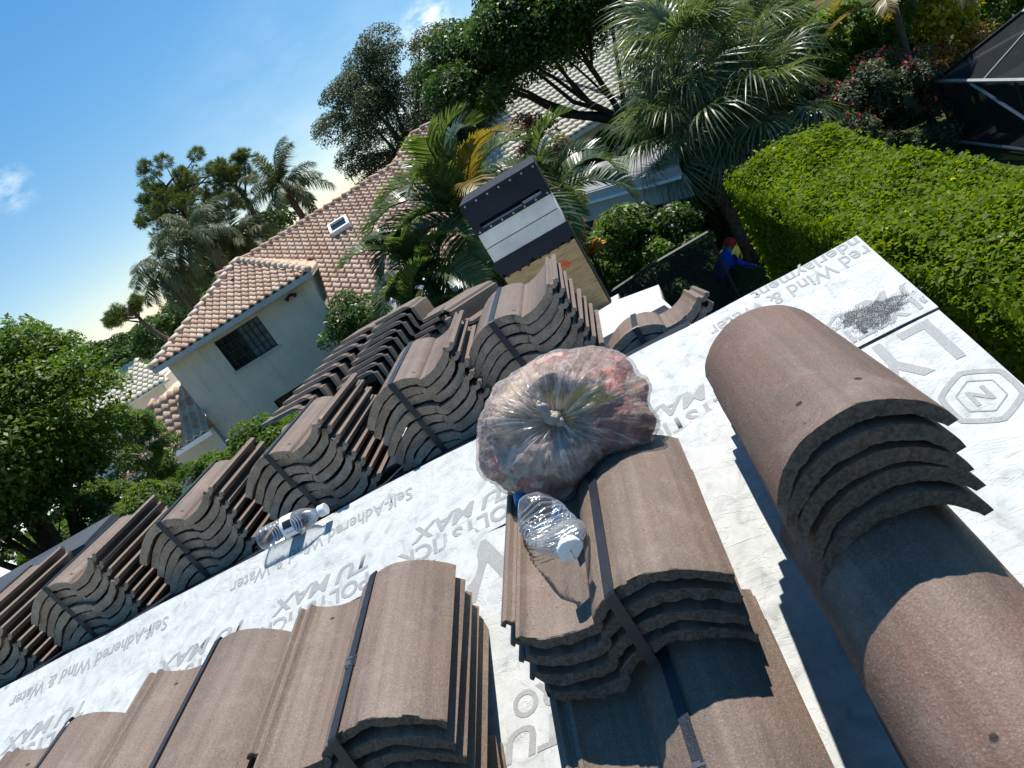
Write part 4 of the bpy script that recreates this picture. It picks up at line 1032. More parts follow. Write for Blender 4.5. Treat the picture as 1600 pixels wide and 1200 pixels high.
# ------------------------------------------------------------------ pool enclosure at the right
cg = empty('pool_enclosure', (8.2, 14, GZ), label='black screened pool enclosure with pale aluminium frame lines', cat='pool enclosure')
XA, YA, ZA = 6.95, 15.6, -3.94
def beam(mb, a, b2, r=.03): mb.tube([a, b2], [r, r], 4)
SC_ = MB()
hipB = (7.75, 13.8, -3.18)
SC_.add([(XA, YA, GZ+.1), (XA, 6, GZ+.1), (XA, 6, ZA), (XA, YA, ZA)], [(0, 1, 2, 3)]); SC_.part('screen_wall', M['screen'], cg)
MB().add([(XA, YA, ZA), hipB, (7.75, 6, -3.18), (XA, 6, ZA)], [(0, 1, 2, 3)]).part('screen_roof', M['screen'], cg)
MB().add([(XA, YA, ZA), (12, YA, ZA), (12, 13.8, -3.18), hipB], [(0, 1, 2, 3)]).part('screen_roof', M['screen'], cg)
MB().add([(XA, YA, GZ+.1), (12, YA, GZ+.1), (12, YA, ZA), (XA, YA, ZA)], [(0, 1, 2, 3)]).part('screen_wall', M['screen'], cg)
for a_, b_ in (((XA, YA, ZA), (XA, 6, ZA)), ((XA, YA, ZA), (12, YA, ZA)), ((XA, 14.4, ZA-.05), (XA, 12.3, GZ+.25)), ((XA, YA, GZ+.1), (XA, 6, GZ+.1)), (hipB, (7.75, 6, -3.18))):
    mb = MB(); beam(mb, a_, b_, .036); mb.part('beam', M['alu'], cg)
for k, y in enumerate((14.0, 12.1, 10.2, 8.3)):
    mb = MB(); beam(mb, (XA, y, ZA), (7.75, min(y, 13.8)-.6, -3.18), .022); mb.part('rafter', M['alu'], cg)
mb = MB(); beam(mb, (XA, YA, ZA), hipB, .035); mb.part('hip_beam', M['black'], cg)
for y in (YA, 13.1, 10.6, 8.1):
    mb = MB(); beam(mb, (XA, y, GZ), (XA, y, ZA), .03); mb.part('post', M['black'], cg)
MB().box((7.0, 5.5, GZ+.003), (12, 15.5, GZ+.04)).part('pool_deck', M['dark'], cg)
MB().box((7.6, 7, GZ), (12, 15.4, GZ+.9)).part('inner_wall', M['dark'], cg)

# black screen fence and gate near the worker
sf = empty('screen_fence', (.7, 10.4, GZ), label='black mesh fence panels with thin dark posts beside the worker', cat='fence')
fp = [(-.75, 10.15), (.42, 10.35), (1.34, 10.5)]
tz = [-2.98, -2.93, -2.95]
for i in range(2):
    a_, b_ = Vector((*fp[i], GZ)), Vector((*fp[i+1], GZ))
    MB().add([a_+ZU*.05, b_+ZU*.05, Vector((b_.x, b_.y, tz[i+1])), Vector((a_.x, a_.y, tz[i]))], [(0, 1, 2, 3)]).part('mesh_panel', M['screen'], sf)
    mb = MB(); beam(mb, (a_.x, a_.y, tz[i]), (b_.x, b_.y, tz[i+1]), .022); mb.part('rail', M['black'], sf)
for i, (x, y) in enumerate(fp):
    mb = MB(); beam(mb, (x, y, GZ), (x, y, tz[i]), .022); mb.part('post', M['black'], sf)
mb = MB(); beam(mb, (1.33, 10.5, -3.0), (1.62, 12.6, GZ), .018); mb.part('brace', M['black'], sf)
MB().box((-.9, 9.9, GZ), (1.2, 10.05, GZ+1.25)).part('base_wall', M['dark'], sf)

# ------------------------------------------------------------------ vegetation generators
def unit(v): return v/np.maximum(np.linalg.norm(v, axis=-1, keepdims=True), 1e-9)
def leaf_quads(P, N, T, L, W, fold=.12):
    """one folded leaf per point: P centre, N face normal, T direction of the midrib"""
    T = unit(T-N*np.sum(T*N, 1, keepdims=True)); S = np.cross(N, T); L = L[:, None]; W = W[:, None]
    V = np.stack([P-T*L*.5-N*L*fold*.4, P+S*W*.5+N*L*fold*.3-T*L*.06, P+T*L*.5-N*L*fold, P-S*W*.5+N*L*fold*.3-T*L*.06], 1)
    F = np.arange(len(P)*4).reshape(-1, 4)
    return V.reshape(-1, 3), F
def crown_points(center, radii, nclump, cr, nleaf, r, bottom=-.55, shell=.55, tilt=None):
    c = np.array(center); d = unit(r.normal(size=(nclump*3, 3))); d = d[d[:, 2] > bottom][:nclump]
    rad = shell+(1-shell)*r.uniform(0, 1, len(d))**.6
    C = d*rad[:, None]*np.array(radii); CR = cr*r.uniform(.6, 1.35, len(d))
    k = r.choice(len(d), nleaf, p=CR**2/np.sum(CR**2)); q = unit(r.normal(size=(nleaf, 3))); q[:, 2] = np.where(r.uniform(size=nleaf) < .6, np.abs(q[:, 2]), q[:, 2])
    P = C[k]+q*(CR[k]*r.uniform(.45, 1.0, nleaf)**.6)[:, None]*np.array([1.1, 1.1, .8])
    N = unit(q*.7+np.array([0, 0, .8])+r.normal(size=(nleaf, 3))*.55)
    crnd = r.uniform(0, 1, len(d))
    return c+P, N, c+C, crnd[k]
def trunk_mesh(base, cen, targets, r0, rr, wob=.25):
    mb = MB(); base, cen = Vector(base), Vector(cen)
    pts = [base.lerp(cen, t)+Vector((rr.uniform(-1, 1), rr.uniform(-1, 1), 0))*wob*(t*(1-t)*2) for t in (0, .2, .45, .7, .92)]
    mb.tube(pts, [r0*1.25, r0, r0*.85, r0*.65, r0*.4], 9)
    for T in targets:
        s = pts[rr.choice((2, 3, 3, 4))]; T = Vector(T); m = s.lerp(T, .5)+Vector((rr.uniform(-.2, .2), rr.uniform(-.2, .2), .15))*(T-s).length*.3
        mb.tube([s, s.lerp(m, .5)+Vector((0, 0, .05)), m, m.lerp(T, .6), T], [r0*.42, r0*.34, r0*.26, r0*.16, r0*.06], 6)
    return mb
def tree(name, label, cat, base, center, radii, nclump, cr, nleaf, ll, lw, m, seed, group=None, r0=.15, bark='bark', bottom=-.55, shell=.55, limbs=10, trunk=True, flowers=None, tdir=None):
    r = np.random.default_rng(seed); rr = random.Random(seed)
    root = empty(name, base, label=label, cat=cat, group=group)
    P, N, C, crnd = crown_points(center, radii, nclump, cr, nleaf, r, bottom, shell)
    P[:, 2] = np.maximum(P[:, 2], base[2]+.03)
    T = r.normal(size=P.shape)+np.array([0, 0, -.35])
    V, F = leaf_quads(P, N, T, ll*r.uniform(.6, 1.35, len(P)), lw*r.uniform(.7, 1.25, len(P)))
    rnd = np.clip(.55*r.uniform(0, 1, len(P))+.45*crnd, 0, 1)
    ob('crown', mesh_np('crown', V-np.array(base), F, m, rnd=rnd), root, kind='stuff')
    if trunk:
        sel = [C[i] for i in r.choice(len(C), min(limbs, len(C)), replace=False)]
        mb = trunk_mesh(base, center, sel, r0, rr); mb.part('trunk', M[bark], root, smooth=True)
    if flowers:
        nf, fm, fs = flowers; idx = r.choice(len(P), nf, replace=False)
        idx = idx[(P[idx]-np.array(center))[:, 2] > -.3*radii[2]]
        Vf, Ff = leaf_quads(np.repeat(P[idx], 4, 0)+r.normal(size=(len(idx)*4, 3))*fs*.4+np.array([0, 0, fs]), unit(r.normal(size=(len(idx)*4, 3))), r.normal(size=(len(idx)*4, 3)), np.full(len(idx)*4, fs), np.full(len(idx)*4, fs*.8))
        ob('flowers', mesh_np('flowers', Vf-np.array(base), Ff, fm, rnd=r.uniform(0, 1, len(Ff))), root, kind='stuff')
    return root
def ribbon(pts, widths, side):
    P = np.array(pts); S = np.array(side); W = np.array(widths)[:, None]/2
    return np.concatenate([np.stack([P-S*W, P+S*W], 1).reshape(-1, 3)])
def feather_frond(L, nl, ll, arch, seed, wleaf=.03, vee=.5, droop=.5):
    r = np.random.default_rng(seed); V, F = [], []
    ts = np.linspace(0, 1, 13); a0 = arch
    ang = a0*.35-ts**1.4*a0*1.6; xs = np.concatenate([[0], np.cumsum(np.cos(ang[:-1]))])*L/12; zs = np.concatenate([[0], np.cumsum(np.sin(ang[:-1]))])*L/12
    def at(t): return np.array([np.interp(t, ts, xs), 0, np.interp(t, ts, zs)])
    def tan(t): a = np.interp(t, ts, ang); return np.array([math.cos(a), 0, math.sin(a)]), np.array([-math.sin(a), 0, math.cos(a)])
    mb = MB(); mb.tube([at(t) for t in ts[::2]], [.016*L/2*(1-.8*t)+.003 for t in ts[::2]], 5)
    V += mb.V; F += [f for f in mb.F if len(f) == 4]
    for k in range(nl):
        t = .14+.86*k/(nl-1)
        for s in (-1, 1):
            p = at(t+r.uniform(-.004, .004) if t < .99 else t); tg, up = tan(min(t, 1)); l = ll*(math.sin(math.pi*(.12+.80*t))**.7)*r.uniform(.88, 1.1)
            d = unit(np.array([0, s*1., 0])+tg*(.45+.5*t)+up*(vee*r.uniform(.6, 1.2) if vee < 2 else r.uniform(-1.1, 1.1))); sd = unit(np.cross(d, up))
            n0 = len(V); q = [p, p+d*l*.5+np.array([0, 0, -droop*l*.12]), p+d*l*.92+np.array([0, 0, -droop*l*.48])]
            for pp, w_ in zip(q, (wleaf*.6, wleaf, wleaf*.15)): V += [tuple(pp-sd*w_/2), tuple(pp+sd*w_/2)]
            F += [(n0, n0+1, n0+3, n0+2), (n0+2, n0+3, n0+5, n0+4)]
    return V, F, r.uniform(0, 1, len(F))
def fan_frond(pet, bl, nb, seed, wb=.05, droop=.6):
    r = np.random.default_rng(seed); mb = MB(); mb.tube([(0, 0, 0), (pet*.5, 0, .06*pet), (pet, 0, 0)], [.02, .016, .012], 5)
    V, F = list(mb.V), [f for f in mb.F if len(f) == 4]; c = np.array([pet, 0, 0])
    for k in range(nb):
        a = R(-125+250*k/(nb-1)); l = bl*(.72+.28*math.cos(a*.6))*r.uniform(.85, 1.08)
        d = np.array([math.cos(a), math.sin(a), .12*math.cos(k*math.pi)]); d = unit(d); n = np.array([0, 0, 1.]); sd = unit(np.cross(d, n)+n*.35*(-1)**k)
        dr = droop*r.uniform(.6, 1.3); n0 = len(V)
        for s, w_ in ((.02, .3), (.35, 1), (.62, .8), (.85, .4), (1., .06)):
            p = c+d*l*s*(1-.18*dr*max(0, s-.5))-n*l*dr*max(0, s-.40)**1.5*1.15
            V += [tuple(p-sd*wb*w_/2), tuple(p+sd*wb*w_/2)]
        for q in range(4): F.append((n0+2*q, n0+2*q+1, n0+2*q+3, n0+2*q+2))
    return V, F, r.uniform(0, 1, len(F))
def palm(name, label, base, top, r0, fr_meshes, nf, el_lo, el_hi, seed, group, bark='bark', scale=(.8, 1.15), fibre=None, az0=None, skirt=0, skirt_mesh=None):
    rr = random.Random(seed); root = empty(name, base, label=label, cat='palm', group=group)
    b_, t_ = Vector(base), Vector(top); mid = b_.lerp(t_, .5)+Vector((rr.uniform(-.15, .15), rr.uniform(-.15, .15), 0))
    MB().tube([b_, b_.lerp(mid, .5), mid, mid.lerp(t_, .6), t_], [r0*1.3, r0, r0*.95, r0*.95, r0*.9], 10).part('trunk', M[bark], root, smooth=True)
    if fibre:
        mb = MB()
        for k in range(fibre):
            a = rr.uniform(0, 6.28); z = rr.uniform(.35, 1.0); p = b_.lerp(t_, z); d = Vector((math.cos(a), math.sin(a), .9)); mb.tube([p+d*.02, p+d*r0*2.2, p+Vector((d.x, d.y, -.3))*r0*3.0], [.022, .014, .003], 4)
        o = mb.part('old_leaf_bases', M['fibre'], root); o['kind'] = 'stuff'
    for k in range(nf+skirt):
        u_ = (k+.5)/nf; az = k*2.39996+rr.uniform(-.25, .25); sk_ = k >= nf
        el = R(el_hi+(el_lo-el_hi)*u_**.9+rr.uniform(-9, 9)) if not sk_ else R(rr.uniform(-75, -50))
        s = rr.uniform(*scale)*(.8 if sk_ else 1)
        m = Matrix.Translation(t_-b_+Vector((0, 0, -.02*k/nf))) @ Matrix.Rotation(az, 4, 'Z') @ Matrix.Rotation(-el, 4, 'Y') @ Matrix.Rotation(rr.uniform(-.35, .35), 4, 'X') @ Matrix.Scale(s, 4)
        ob('frond', (skirt_mesh if sk_ else fr_meshes[rr.randrange(len(fr_meshes))]), root, m)
    return root
def fm(gen, m, nm='frond'):
    V, F, r_ = gen; return mesh_np(nm, V, np.array(F), m, rnd=r_)

# ------------------------------------------------------------------ clipped hedge beside the gable
hx0, hx1, hy0, hy1, hz = 1.80, 3.22, 1.2, 10.5, -2.40
hd = empty('hedge', (2.4, 6, GZ), label='long clipped hedge with bright yellow-green top beside the gable', cat='hedge')
r = np.random.default_rng(3)
nT, nS = 95000, 38000
def hedge_h(x, y): return hz+.07*np.sin(y*1.1+x)+.05*np.sin(y*2.7+2*x+1)+.035*np.sin(y*6.3-x*5)
X = r.uniform(hx0, hx1, nT); Y = hy0+(hy1-hy0)*r.uniform(0, 1, nT)
edge = np.minimum(np.minimum(X-hx0, hx1-X), np.minimum(Y-hy0, hy1-Y))
Z = hedge_h(X, Y)-np.clip(.16-edge, 0, 1)*1.1-np.abs(r.normal(size=nT))*.10+(r.uniform(size=nT) > .96)*r.uniform(0, .14, nT)
P = np.stack([X, Y, Z], -1); N = unit(np.array([0, 0, 1.])+r.normal(size=(nT, 3))*.55); T = r.normal(size=(nT, 3))
sd = r.uniform(0, 1, nS); Ys = hy0+(hy1-hy0)*r.uniform(0, 1, nS); Xs = np.where(sd < .8, hx0+np.abs(r.normal(size=nS))*.06+.05*np.sin(Ys*3.1), r.uniform(hx0, hx1, nS)); Ys = np.where(sd < .8, Ys, hy1-np.abs(r.normal(size=nS))*.08)
Zs = hz-.05-(hz-GZ-.3)*r.uniform(0, 1, nS)*-1*-1; Zs = hz-.04-r.uniform(0, 1, nS)**1.3*(hz-GZ-.2)
P2 = np.stack([Xs, Ys, Zs], -1); N2 = unit(np.where((sd < .8)[:, None], np.array([-1., 0, .5]), np.array([0, 1., .5]))+r.normal(size=(nS, 3))*.5)
P = np.concatenate([P, P2]); N = np.concatenate([N, N2]); T = np.concatenate([T, r.normal(size=(nS, 3))])
L = r.uniform(.034, .078, len(P)); W = L*r.uniform(.45, .66, len(P)); rnd = r.uniform(0, .8, len(P)); rnd[r.uniform(size=len(P)) > .955] = 1.
# 300 leaves that show largest, one by one: near the gable corner and on the surface
score = np.linalg.norm(P-np.array([0, 0, 0]), axis=1)+np.where(P[:, 2] > hz-.10, 0, 5)+np.where((P[:, 1] > 3.0), 0, 9)
big = np.argsort(score)[:300]; rest = np.setdiff1d(np.arange(len(P)), big)
V, F = leaf_quads(P[rest], N[rest], T[rest], L[rest], W[rest])
ob('foliage', mesh_np('foliage', V-np.array(wpos(hd)), F, M['leaf_hedge'], rnd=rnd[rest]), hd, kind='stuff')
lm = []
for k in range(4):
    t_ = np.linspace(0, 1, 6); wv = np.sin(np.pi*(t_*.9+.06))*.26; zc = -.12*t_**2
    V = np.concatenate([np.stack([t_-.5, -wv, zc+.06], -1), np.stack([t_-.5, 0*t_, zc], -1), np.stack([t_-.5, wv, zc+.06], -1)])
    F = [(i, i+1, 7+i, 6+i) for i in range(5)]+[(6+i, 7+i, 13+i, 12+i) for i in range(5)]
    lm.append(mesh_np('leaf', V, np.array(F), M['leaf_hedge'], rnd=np.full(10, [.15, .45, .7, .95][k]), smooth=True))
for i in big:
    n_, t_ = Vector(N[i]), Vector(T[i]); t_ = (t_-n_*t_.dot(n_)).normalized(); s_ = n_.cross(t_)
    ob('leaf', lm[i % 4], hd, Matrix.Translation(Vector(P[i])-wpos(hd)) @ Matrix((t_, s_, n_)).transposed().to_4x4() @ Matrix.Scale(float(L[i])*1.15, 4))
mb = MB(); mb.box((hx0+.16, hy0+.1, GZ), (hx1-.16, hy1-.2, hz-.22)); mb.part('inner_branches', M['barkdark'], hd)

# ------------------------------------------------------------------ trees
G = GZ
tree('leafy_tree', 'dense leafy tree with bright green top filling the left edge', 'tree', (-9.2, 9.1, G), (-8.72, 9.35, -.12), (1.75, 1.75, 1.45), 110, .48, 75000, .085, .045, M['leaf_bright'], 11, None, .16, 'barkdark', -.85, .5, 16)
# pines
def pine(label, base, top, crown_c, radii, nbr, per, seed, nl=.24, br=.42):
    """open crown: rounded tufted clumps at the ends of crooked limbs"""
    r = np.random.default_rng(seed); rr = random.Random(seed)
    root = empty('pine_tree', base, label=label, cat='tree', group='pines beyond the neighbouring house')
    d = unit(r.normal(size=(nbr, 3))+np.array([0, 0, .25])); C = np.array(crown_c)+d*np.array(radii)*r.uniform(.35, 1., nbr)[:, None]
    k = np.repeat(np.arange(nbr), per); q = unit(r.normal(size=(len(k), 3))); tp = C[k]+q*br*(r.uniform(.6, 1.3, nbr)[k]*r.uniform(.3, 1, len(k))**.5)[:, None]*np.array([1, 1, .72])
    nn = 26; P = np.repeat(tp, nn, 0); D = unit(np.repeat(q, nn, 0)*.7+r.normal(size=P.shape)+np.array([0, 0, .35])); l = nl*r.uniform(.7, 1.2, len(P))
    V, F = leaf_quads(P+D*l[:, None]*.5, unit(np.cross(D, r.normal(size=P.shape))), D, l, np.full(len(P), .021))
    ob('crown', mesh_np('crown', V-np.array(base), F, M['needle'], rnd=np.repeat(.5*r.uniform(0, 1, nbr)[k]+.5*r.uniform(0, 1, len(k)), nn)), root, kind='stuff')
    b_, t_ = Vector(base), Vector(top); mb = MB(); pts = [b_.lerp(t_, t)+Vector((rr.uniform(-.2, .2), 0, 0))*t for t in (0, .3, .6, .8, 1)]
    mb.tube(pts, [.24, .2, .15, .11, .05], 8)
    for c_ in C:
        T = Vector(c_); s_ = pts[3].lerp(pts[4], rr.random()) if T.z > pts[3].z else pts[2].lerp(pts[4], rr.random()*.6); m = s_.lerp(T, .55)+Vector((rr.uniform(-.2, .2), 0, rr.uniform(-.1, .25)))
        mb.tube([s_, m, T], [.06, .04, .012], 5)
    mb.part('trunk', M['bark'], root, smooth=True)
pine('tall pine with open tufted crown above the tiled wing', H(-9.0, 38, G), H(-8.6, 38, 4.4), H(-8.6, 38, 3.5), (2.9, 2.2, 2.3), 44, 34, 21)
pine('tall pine leaning beside the grey palms', H(-6.2, 39, G), H(-6.3, 39, 4.0), H(-6.2, 39, 3.0), (1.5, 1.4, 1.5), 17, 34, 22)
pine('small lone pine with a bare trunk left of the wing', H(-13.0, 40, G), H(-14.2, 40, .9), H(-14.6, 40, .75), (1.15, 1.0, .40), 12, 34, 23)
# queen palms by the pines
qf = [fm(feather_frond(2.5, 110, .52, .9, s, .034, 3, 1.3), M['palm_grey']) for s in (1, 2, 3)]
gq = 'grey-green palms beyond the neighbouring house'
palm('feather_palm', 'tallest shaggy palm in front of the pines', H(-7.6, 34, G), H(-7.9, 34, 1.9), .16, qf, 20, -65, 60, 31, gq, scale=(.75, 1.05))
palm('feather_palm', 'shaggy palm left of the tallest one, hanging low', H(-9.6, 34, G), H(-9.9, 34, 1.35), .15, qf, 20, -70, 50, 32, gq, scale=(.7, .95))
palm('feather_palm', 'lone palm behind the main clay ridge', H(-4.2, 36, G), H(-4.0, 36, 1.6), .16, qf, 20, -35, 75, 33, gq, scale=(.75, 1.05))
palm('feather_palm', 'palm half hidden behind the peak of the wing', H(-6.7, 35, G), H(-6.8, 35, .6), .15, qf, 22, -45, 70, 34, gq, scale=(.7, .95))
# oak behind the main ridge
tree('oak_tree', 'grey-green oak with a broken outline behind the clay ridge', 'tree', H(.7, 35, G), H(2.4, 35, 1.1), (3.7, 3.4, 3.5), 150, .75, 95000, .13, .055, M['leaf_oak'], 41, None, .3, 'bark', -.9, .45, 18)
# dark spreading tree with several stems
dt = tree('spreading_tree', 'dark wide tree on several bare crooked stems before the beige roof', 'tree', H(7.75, 25, G+.9), H(7.2, 24.5, .85), (4.6, 3.2, 2.1), 190, .72, 110000, .15, .08, M['leaf_dark'], 43, None, .12, 'barkdark', -.45, .45, 4)
rr = random.Random(9); mb = MB()
for k in range(9):
    a = rr.uniform(0, 6.28); bs = H(7.75, 25, -2.9)+Vector((math.cos(a), math.sin(a), 0))*.15
    tp = H(7.75+rr.uniform(-3.4, 1.6), 25+rr.uniform(-1.2, 1.2), rr.uniform(-.3, .8)); m_ = bs.lerp(tp, .5)+Vector((rr.uniform(-.3, .3), 0, -.15))
    mb.tube([bs, bs.lerp(m_, .5)+Vector((rr.uniform(-.1, .1), 0, .1)), m_, m_.lerp(tp, .5)+Vector((0, 0, .12)), tp], [.10, .085, .07, .055, .03], 7)
mb.tube([H(7.75, 25, G), H(7.75, 25, -2.8)], [.3, .26], 9)
mb.part('stems', M['barkdark'], dt, smooth=True)
# cloud of far trees along the horizon
for i, (L_, D_, z_, s_) in enumerate([(-22, 60, -2.2, 2.6), (-18.5, 56, -1.6, 2.2), (-14.5, 55, -.9, 2.4), (-11, 52, -.6, 2.3), (-27, 62, -2.0, 3.0), (-7.5, 50, -.4, 2.2), (-33, 66, -1.6, 3.2), (-40, 70, -1.6, 3.4)]):
    tree('far_tree', ['far dark tree just left of the lone pine', 'far dark tree under the lone pine', 'far dark tree behind the shaggy palms', 'far dark tree below the tall pine', 'far dark tree above the left leafy tree', 'far dark tree behind the lone feather palm', 'far dark tree well left of the lone pine', 'outermost far dark tree on the left horizon'][i], 'tree', H(L_, D_, G), H(L_, D_, z_), (s_*1.25, s_*1.1, s_*.75), 34, .8, 7000, .30, .16, M['leaf_dark'], 60+i, 'trees along the far horizon', .2, limbs=3)
# feather palms in a clump behind the chimney
af = [fm(feather_frond(1.6, 60, .46, 1.25, s, .034, .8, .45), M['palm']) for s in (11, 12, 13)]
afy = [fm(feather_frond(1.45, 40, .42, 1.3, 15, .032, .5, .8), M['palm_yellow'])]
ga = 'feather palms clumped behind the chimney'
palm('areca_palm', 'highest palm of the clump, straight above the chimney', H(.95, 9.9, G), H(.72, 9.9, -1.05), .09, af+af+afy, 22, -25, 85, 71, ga, 'bark', (.85, 1.15), 14)
palm('areca_palm', 'palm of the clump arching left over the clay roof', H(-.15, 9.4, G), H(-.20, 9.4, -1.40), .09, af+af+afy, 18, -35, 85, 72, ga, 'bark', (.6, .82), 40)
palm('areca_palm', 'palm of the clump spreading right behind the chimney cap', H(1.55, 10.2, G), H(1.75, 10.2, -1.45), .09, af, 15, -30, 80, 73, ga, 'bark', (.65, .9), 14)
palm('areca_palm', 'low yellowing palm leaning left of the chimney', H(-.25, 9.2, G), H(-.50, 9.0, -1.85), .10, af+afy, 13, -40, 70, 74, ga, 'bark', (.5, .75), 60)
# fan palms at upper right
ff = [fm(fan_frond(.95, 1.0, 42, s, .042, 1.15), M['fan']) for s in (21, 22, 23)]
fd = fm(fan_frond(.8, .85, 34, 25, .04, 1.5), M['fan_dry'])
gf = 'fan palms right of the spreading tree'
for i, (L_, D_, z_, n_, lab) in enumerate([(6.35, 15.0, -1.35, 26, 'largest fan palm, beside the beige roof'), (8.05, 16.2, -1.75, 22, 'fan palm at the right of the group, against the garden'), (6.9, 14.4, -2.6, 20, 'low fan palm hanging over the dark shrubs'), (5.5, 14.6, -2.3, 18, 'fan palm leaning over the carport roof'), (7.6, 19.0, -1.0, 20, 'tallest fan palm at the back of the group')]):
    palm('fan_palm', lab, H(L_+.1, D_, G), H(L_, D_, z_), .15, ff, n_+8, -60, 78, 80+i, gf, 'fibre', (.65, 1.05), 50, skirt=7, skirt_mesh=fd)

# ------------------------------------------------------------------ shrubs
def shrub(label, base, c_, radii, n, ll, lw, m, seed, group='shrubs in the gardens', nm='shrub', **kw):
    return tree(nm, label, 'shrub', base, c_, radii, kw.pop('ncl', 40), kw.pop('cr', .3), n, ll, lw, m, seed, group, kw.pop('r0', .04), 'barkdark', kw.pop('bottom', -.9), kw.pop('shell', .5), 8, **kw)
shrub('red-flowered shrub next to the black pool screen', H(8.75, 14.2, G), H(8.7, 14.2, -4.15), (1.75, 1.2, 1.2), 34000, .075, .034, M['leaf_oak'], 101, flowers=(230, M['flowerred'], .075), ncl=70)
shrub('dark glossy shrub behind the mesh fence', H(2.6, 12.6, G), H(2.55, 12.6, -3.75), (1.5, 1.0, 1.15), 20000, .10, .05, M['leaf_bright'], 102)
shrub('broad glossy shrub right of the chimney', H(3.4, 13.4, G), H(3.35, 13.4, -3.85), (1.05, 1.0, 1.2), 16000, .10, .05, M['leaf_dark'], 103)
shrub('dark shrub under the low fan palm', H(6.4, 17.6, G), H(6.4, 17.6, -4.2), (1.5, 1.0, 1.1), 14000, .10, .05, M['leaf_dark'], 104)
shrub('orange croton beside the plywood of the chimney', H(2.03, 11.0, G), H(2.03, 11.0, -2.28), (.22, .22, .30), 420, .17, .055, M['croton'], 105, ncl=14, cr=.12)
shrub('olive-yellow shrub in front of the carport', H(3.65, 15.8, G), H(3.65, 15.6, -4.1), (1.0, .7, .85), 9000, .09, .035, M['olive'], 106)
shrub('leafy green shrub against the stucco wall of the wing', H(-2.2, 17.2, G), H(-2.15, 17.0, -2.85), (.85, .7, 1.2), 15000, .10, .045, M['leaf_dark'], 107, ncl=50)
shrub('thin bright sprig growing left of the wall shrub', H(-3.5, 17, G), H(-3.55, 17, -3.55), (.55, .4, .6), 1500, .10, .045, M['lime'], 108)
shrub('low bright shrub at the foot of the stucco wall', H(-5.0, 14.6, G), H(-5.0, 14.6, -3.3), (1.1, .7, .55), 9000, .10, .045, M['leaf_bright'], 109)
shrub('reedy green shrub in front of the porch roof', H(-7.0, 16, G), H(-7.1, 16, -3.95), (1.5, 1.0, 1.05), 15000, .20, .028, M['leaf_bright'], 110)
shrub('wide hedge-like shrub below the leafy tree', H(-8.1, 14.0, G), H(-8.1, 14.0, -3.35), (2.1, 1.1, 1.85), 30000, .12, .035, M['leaf_bright'], 111)
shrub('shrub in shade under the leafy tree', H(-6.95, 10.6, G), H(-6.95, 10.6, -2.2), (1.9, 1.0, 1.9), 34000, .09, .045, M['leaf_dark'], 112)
shrub('feathery palm-like shrub by the pale house', H(-8.9, 19, G), H(-8.9, 19, -2.5), (.8, 1.0, 1.45), 9000, .26, .03, M['leaf_bright'], 113)
shrub('sunlit lime shrub at the top of the garden', H(9.9, 16.0, G), H(9.9, 16.0, -3.1), (.85, .7, 1.0), 9000, .24, .05, M['lime'], 114)
shrub('yellow-leaved shrub at the top right garden', H(11.9, 15.6, G), H(11.9, 15.6, -3.25), (.55, .5, .5), 3000, .14, .07, M['yellow'], 115)
shrub('orange-leaved bromeliad bed by the pool screen', H(10.9, 14.9, G), H(10.9, 14.9, -3.95), (1.0, .5, .35), 2200, .16, .05, M['croton'], 116)
shrub('dark green shrub mass behind the sunlit garden', H(11.5, 19, G), H(11.5, 19, -2.9), (2.6, 1.3, 1.9), 22000, .13, .06, M['leaf_dark'], 117)
shrub('large green bank closing the top right corner of the garden', H(13.6, 17.6, G), H(13.6, 17.6, -4.0), (2.8, 1.1, 1.25), 22000, .15, .06, M['leaf_bright'], 130, ncl=80, cr=.5)
shrub('olive shrub between the fan palms and the lime shrub', H(9.0, 17.8, G), H(9.0, 17.8, -3.0), (1.3, 1.0, 1.3), 12000, .13, .04, M['olive'], 118)
shrub('clipped bright hedge below the beige roof', H(6.4, 23.2, G), H(6.4, 23.2, -3.25), (2.0, .8, .85), 18000, .12, .06, M['leaf_bright'], 119)
shrub('dark shrub bank under the spreading tree', H(8.6, 22.8, G), H(8.6, 22.8, -3.3), (1.3, 1.0, 1.2), 15000, .13, .06, M['leaf_dark'], 120)
shrub('pink flowering shrub beside the beige roof', H(5.2, 27, G), H(5.2, 27, -2.4), (.9, .7, 1.5), 5000, .11, .05, M['olive'], 121, flowers=(260, M['flowerred'], .09))
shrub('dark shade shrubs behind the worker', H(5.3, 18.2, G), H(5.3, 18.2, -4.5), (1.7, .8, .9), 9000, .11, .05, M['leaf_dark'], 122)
gy = [fm(feather_frond(1.5, 34, .5, 1.1, 41, .04, .5, .7), M['lime']), fm(feather_frond(1.5, 34, .5, 1.1, 42, .04, .5, .7), M['palm_yellow'])]
palm('areca_palm', 'small golden palm on a bare trunk in the top right garden', H(10.25, 14.8, G), H(10.3, 14.8, -2.4), .07, gy, 12, -10, 75, 91, 'small palms in the right garden')
palm('areca_palm', 'small green palm at the top right behind the yellow shrub', H(11.9, 16, G), H(11.9, 16, -2.5), .07, gy[:1]+af, 13, -10, 75, 92, 'small palms in the right garden')

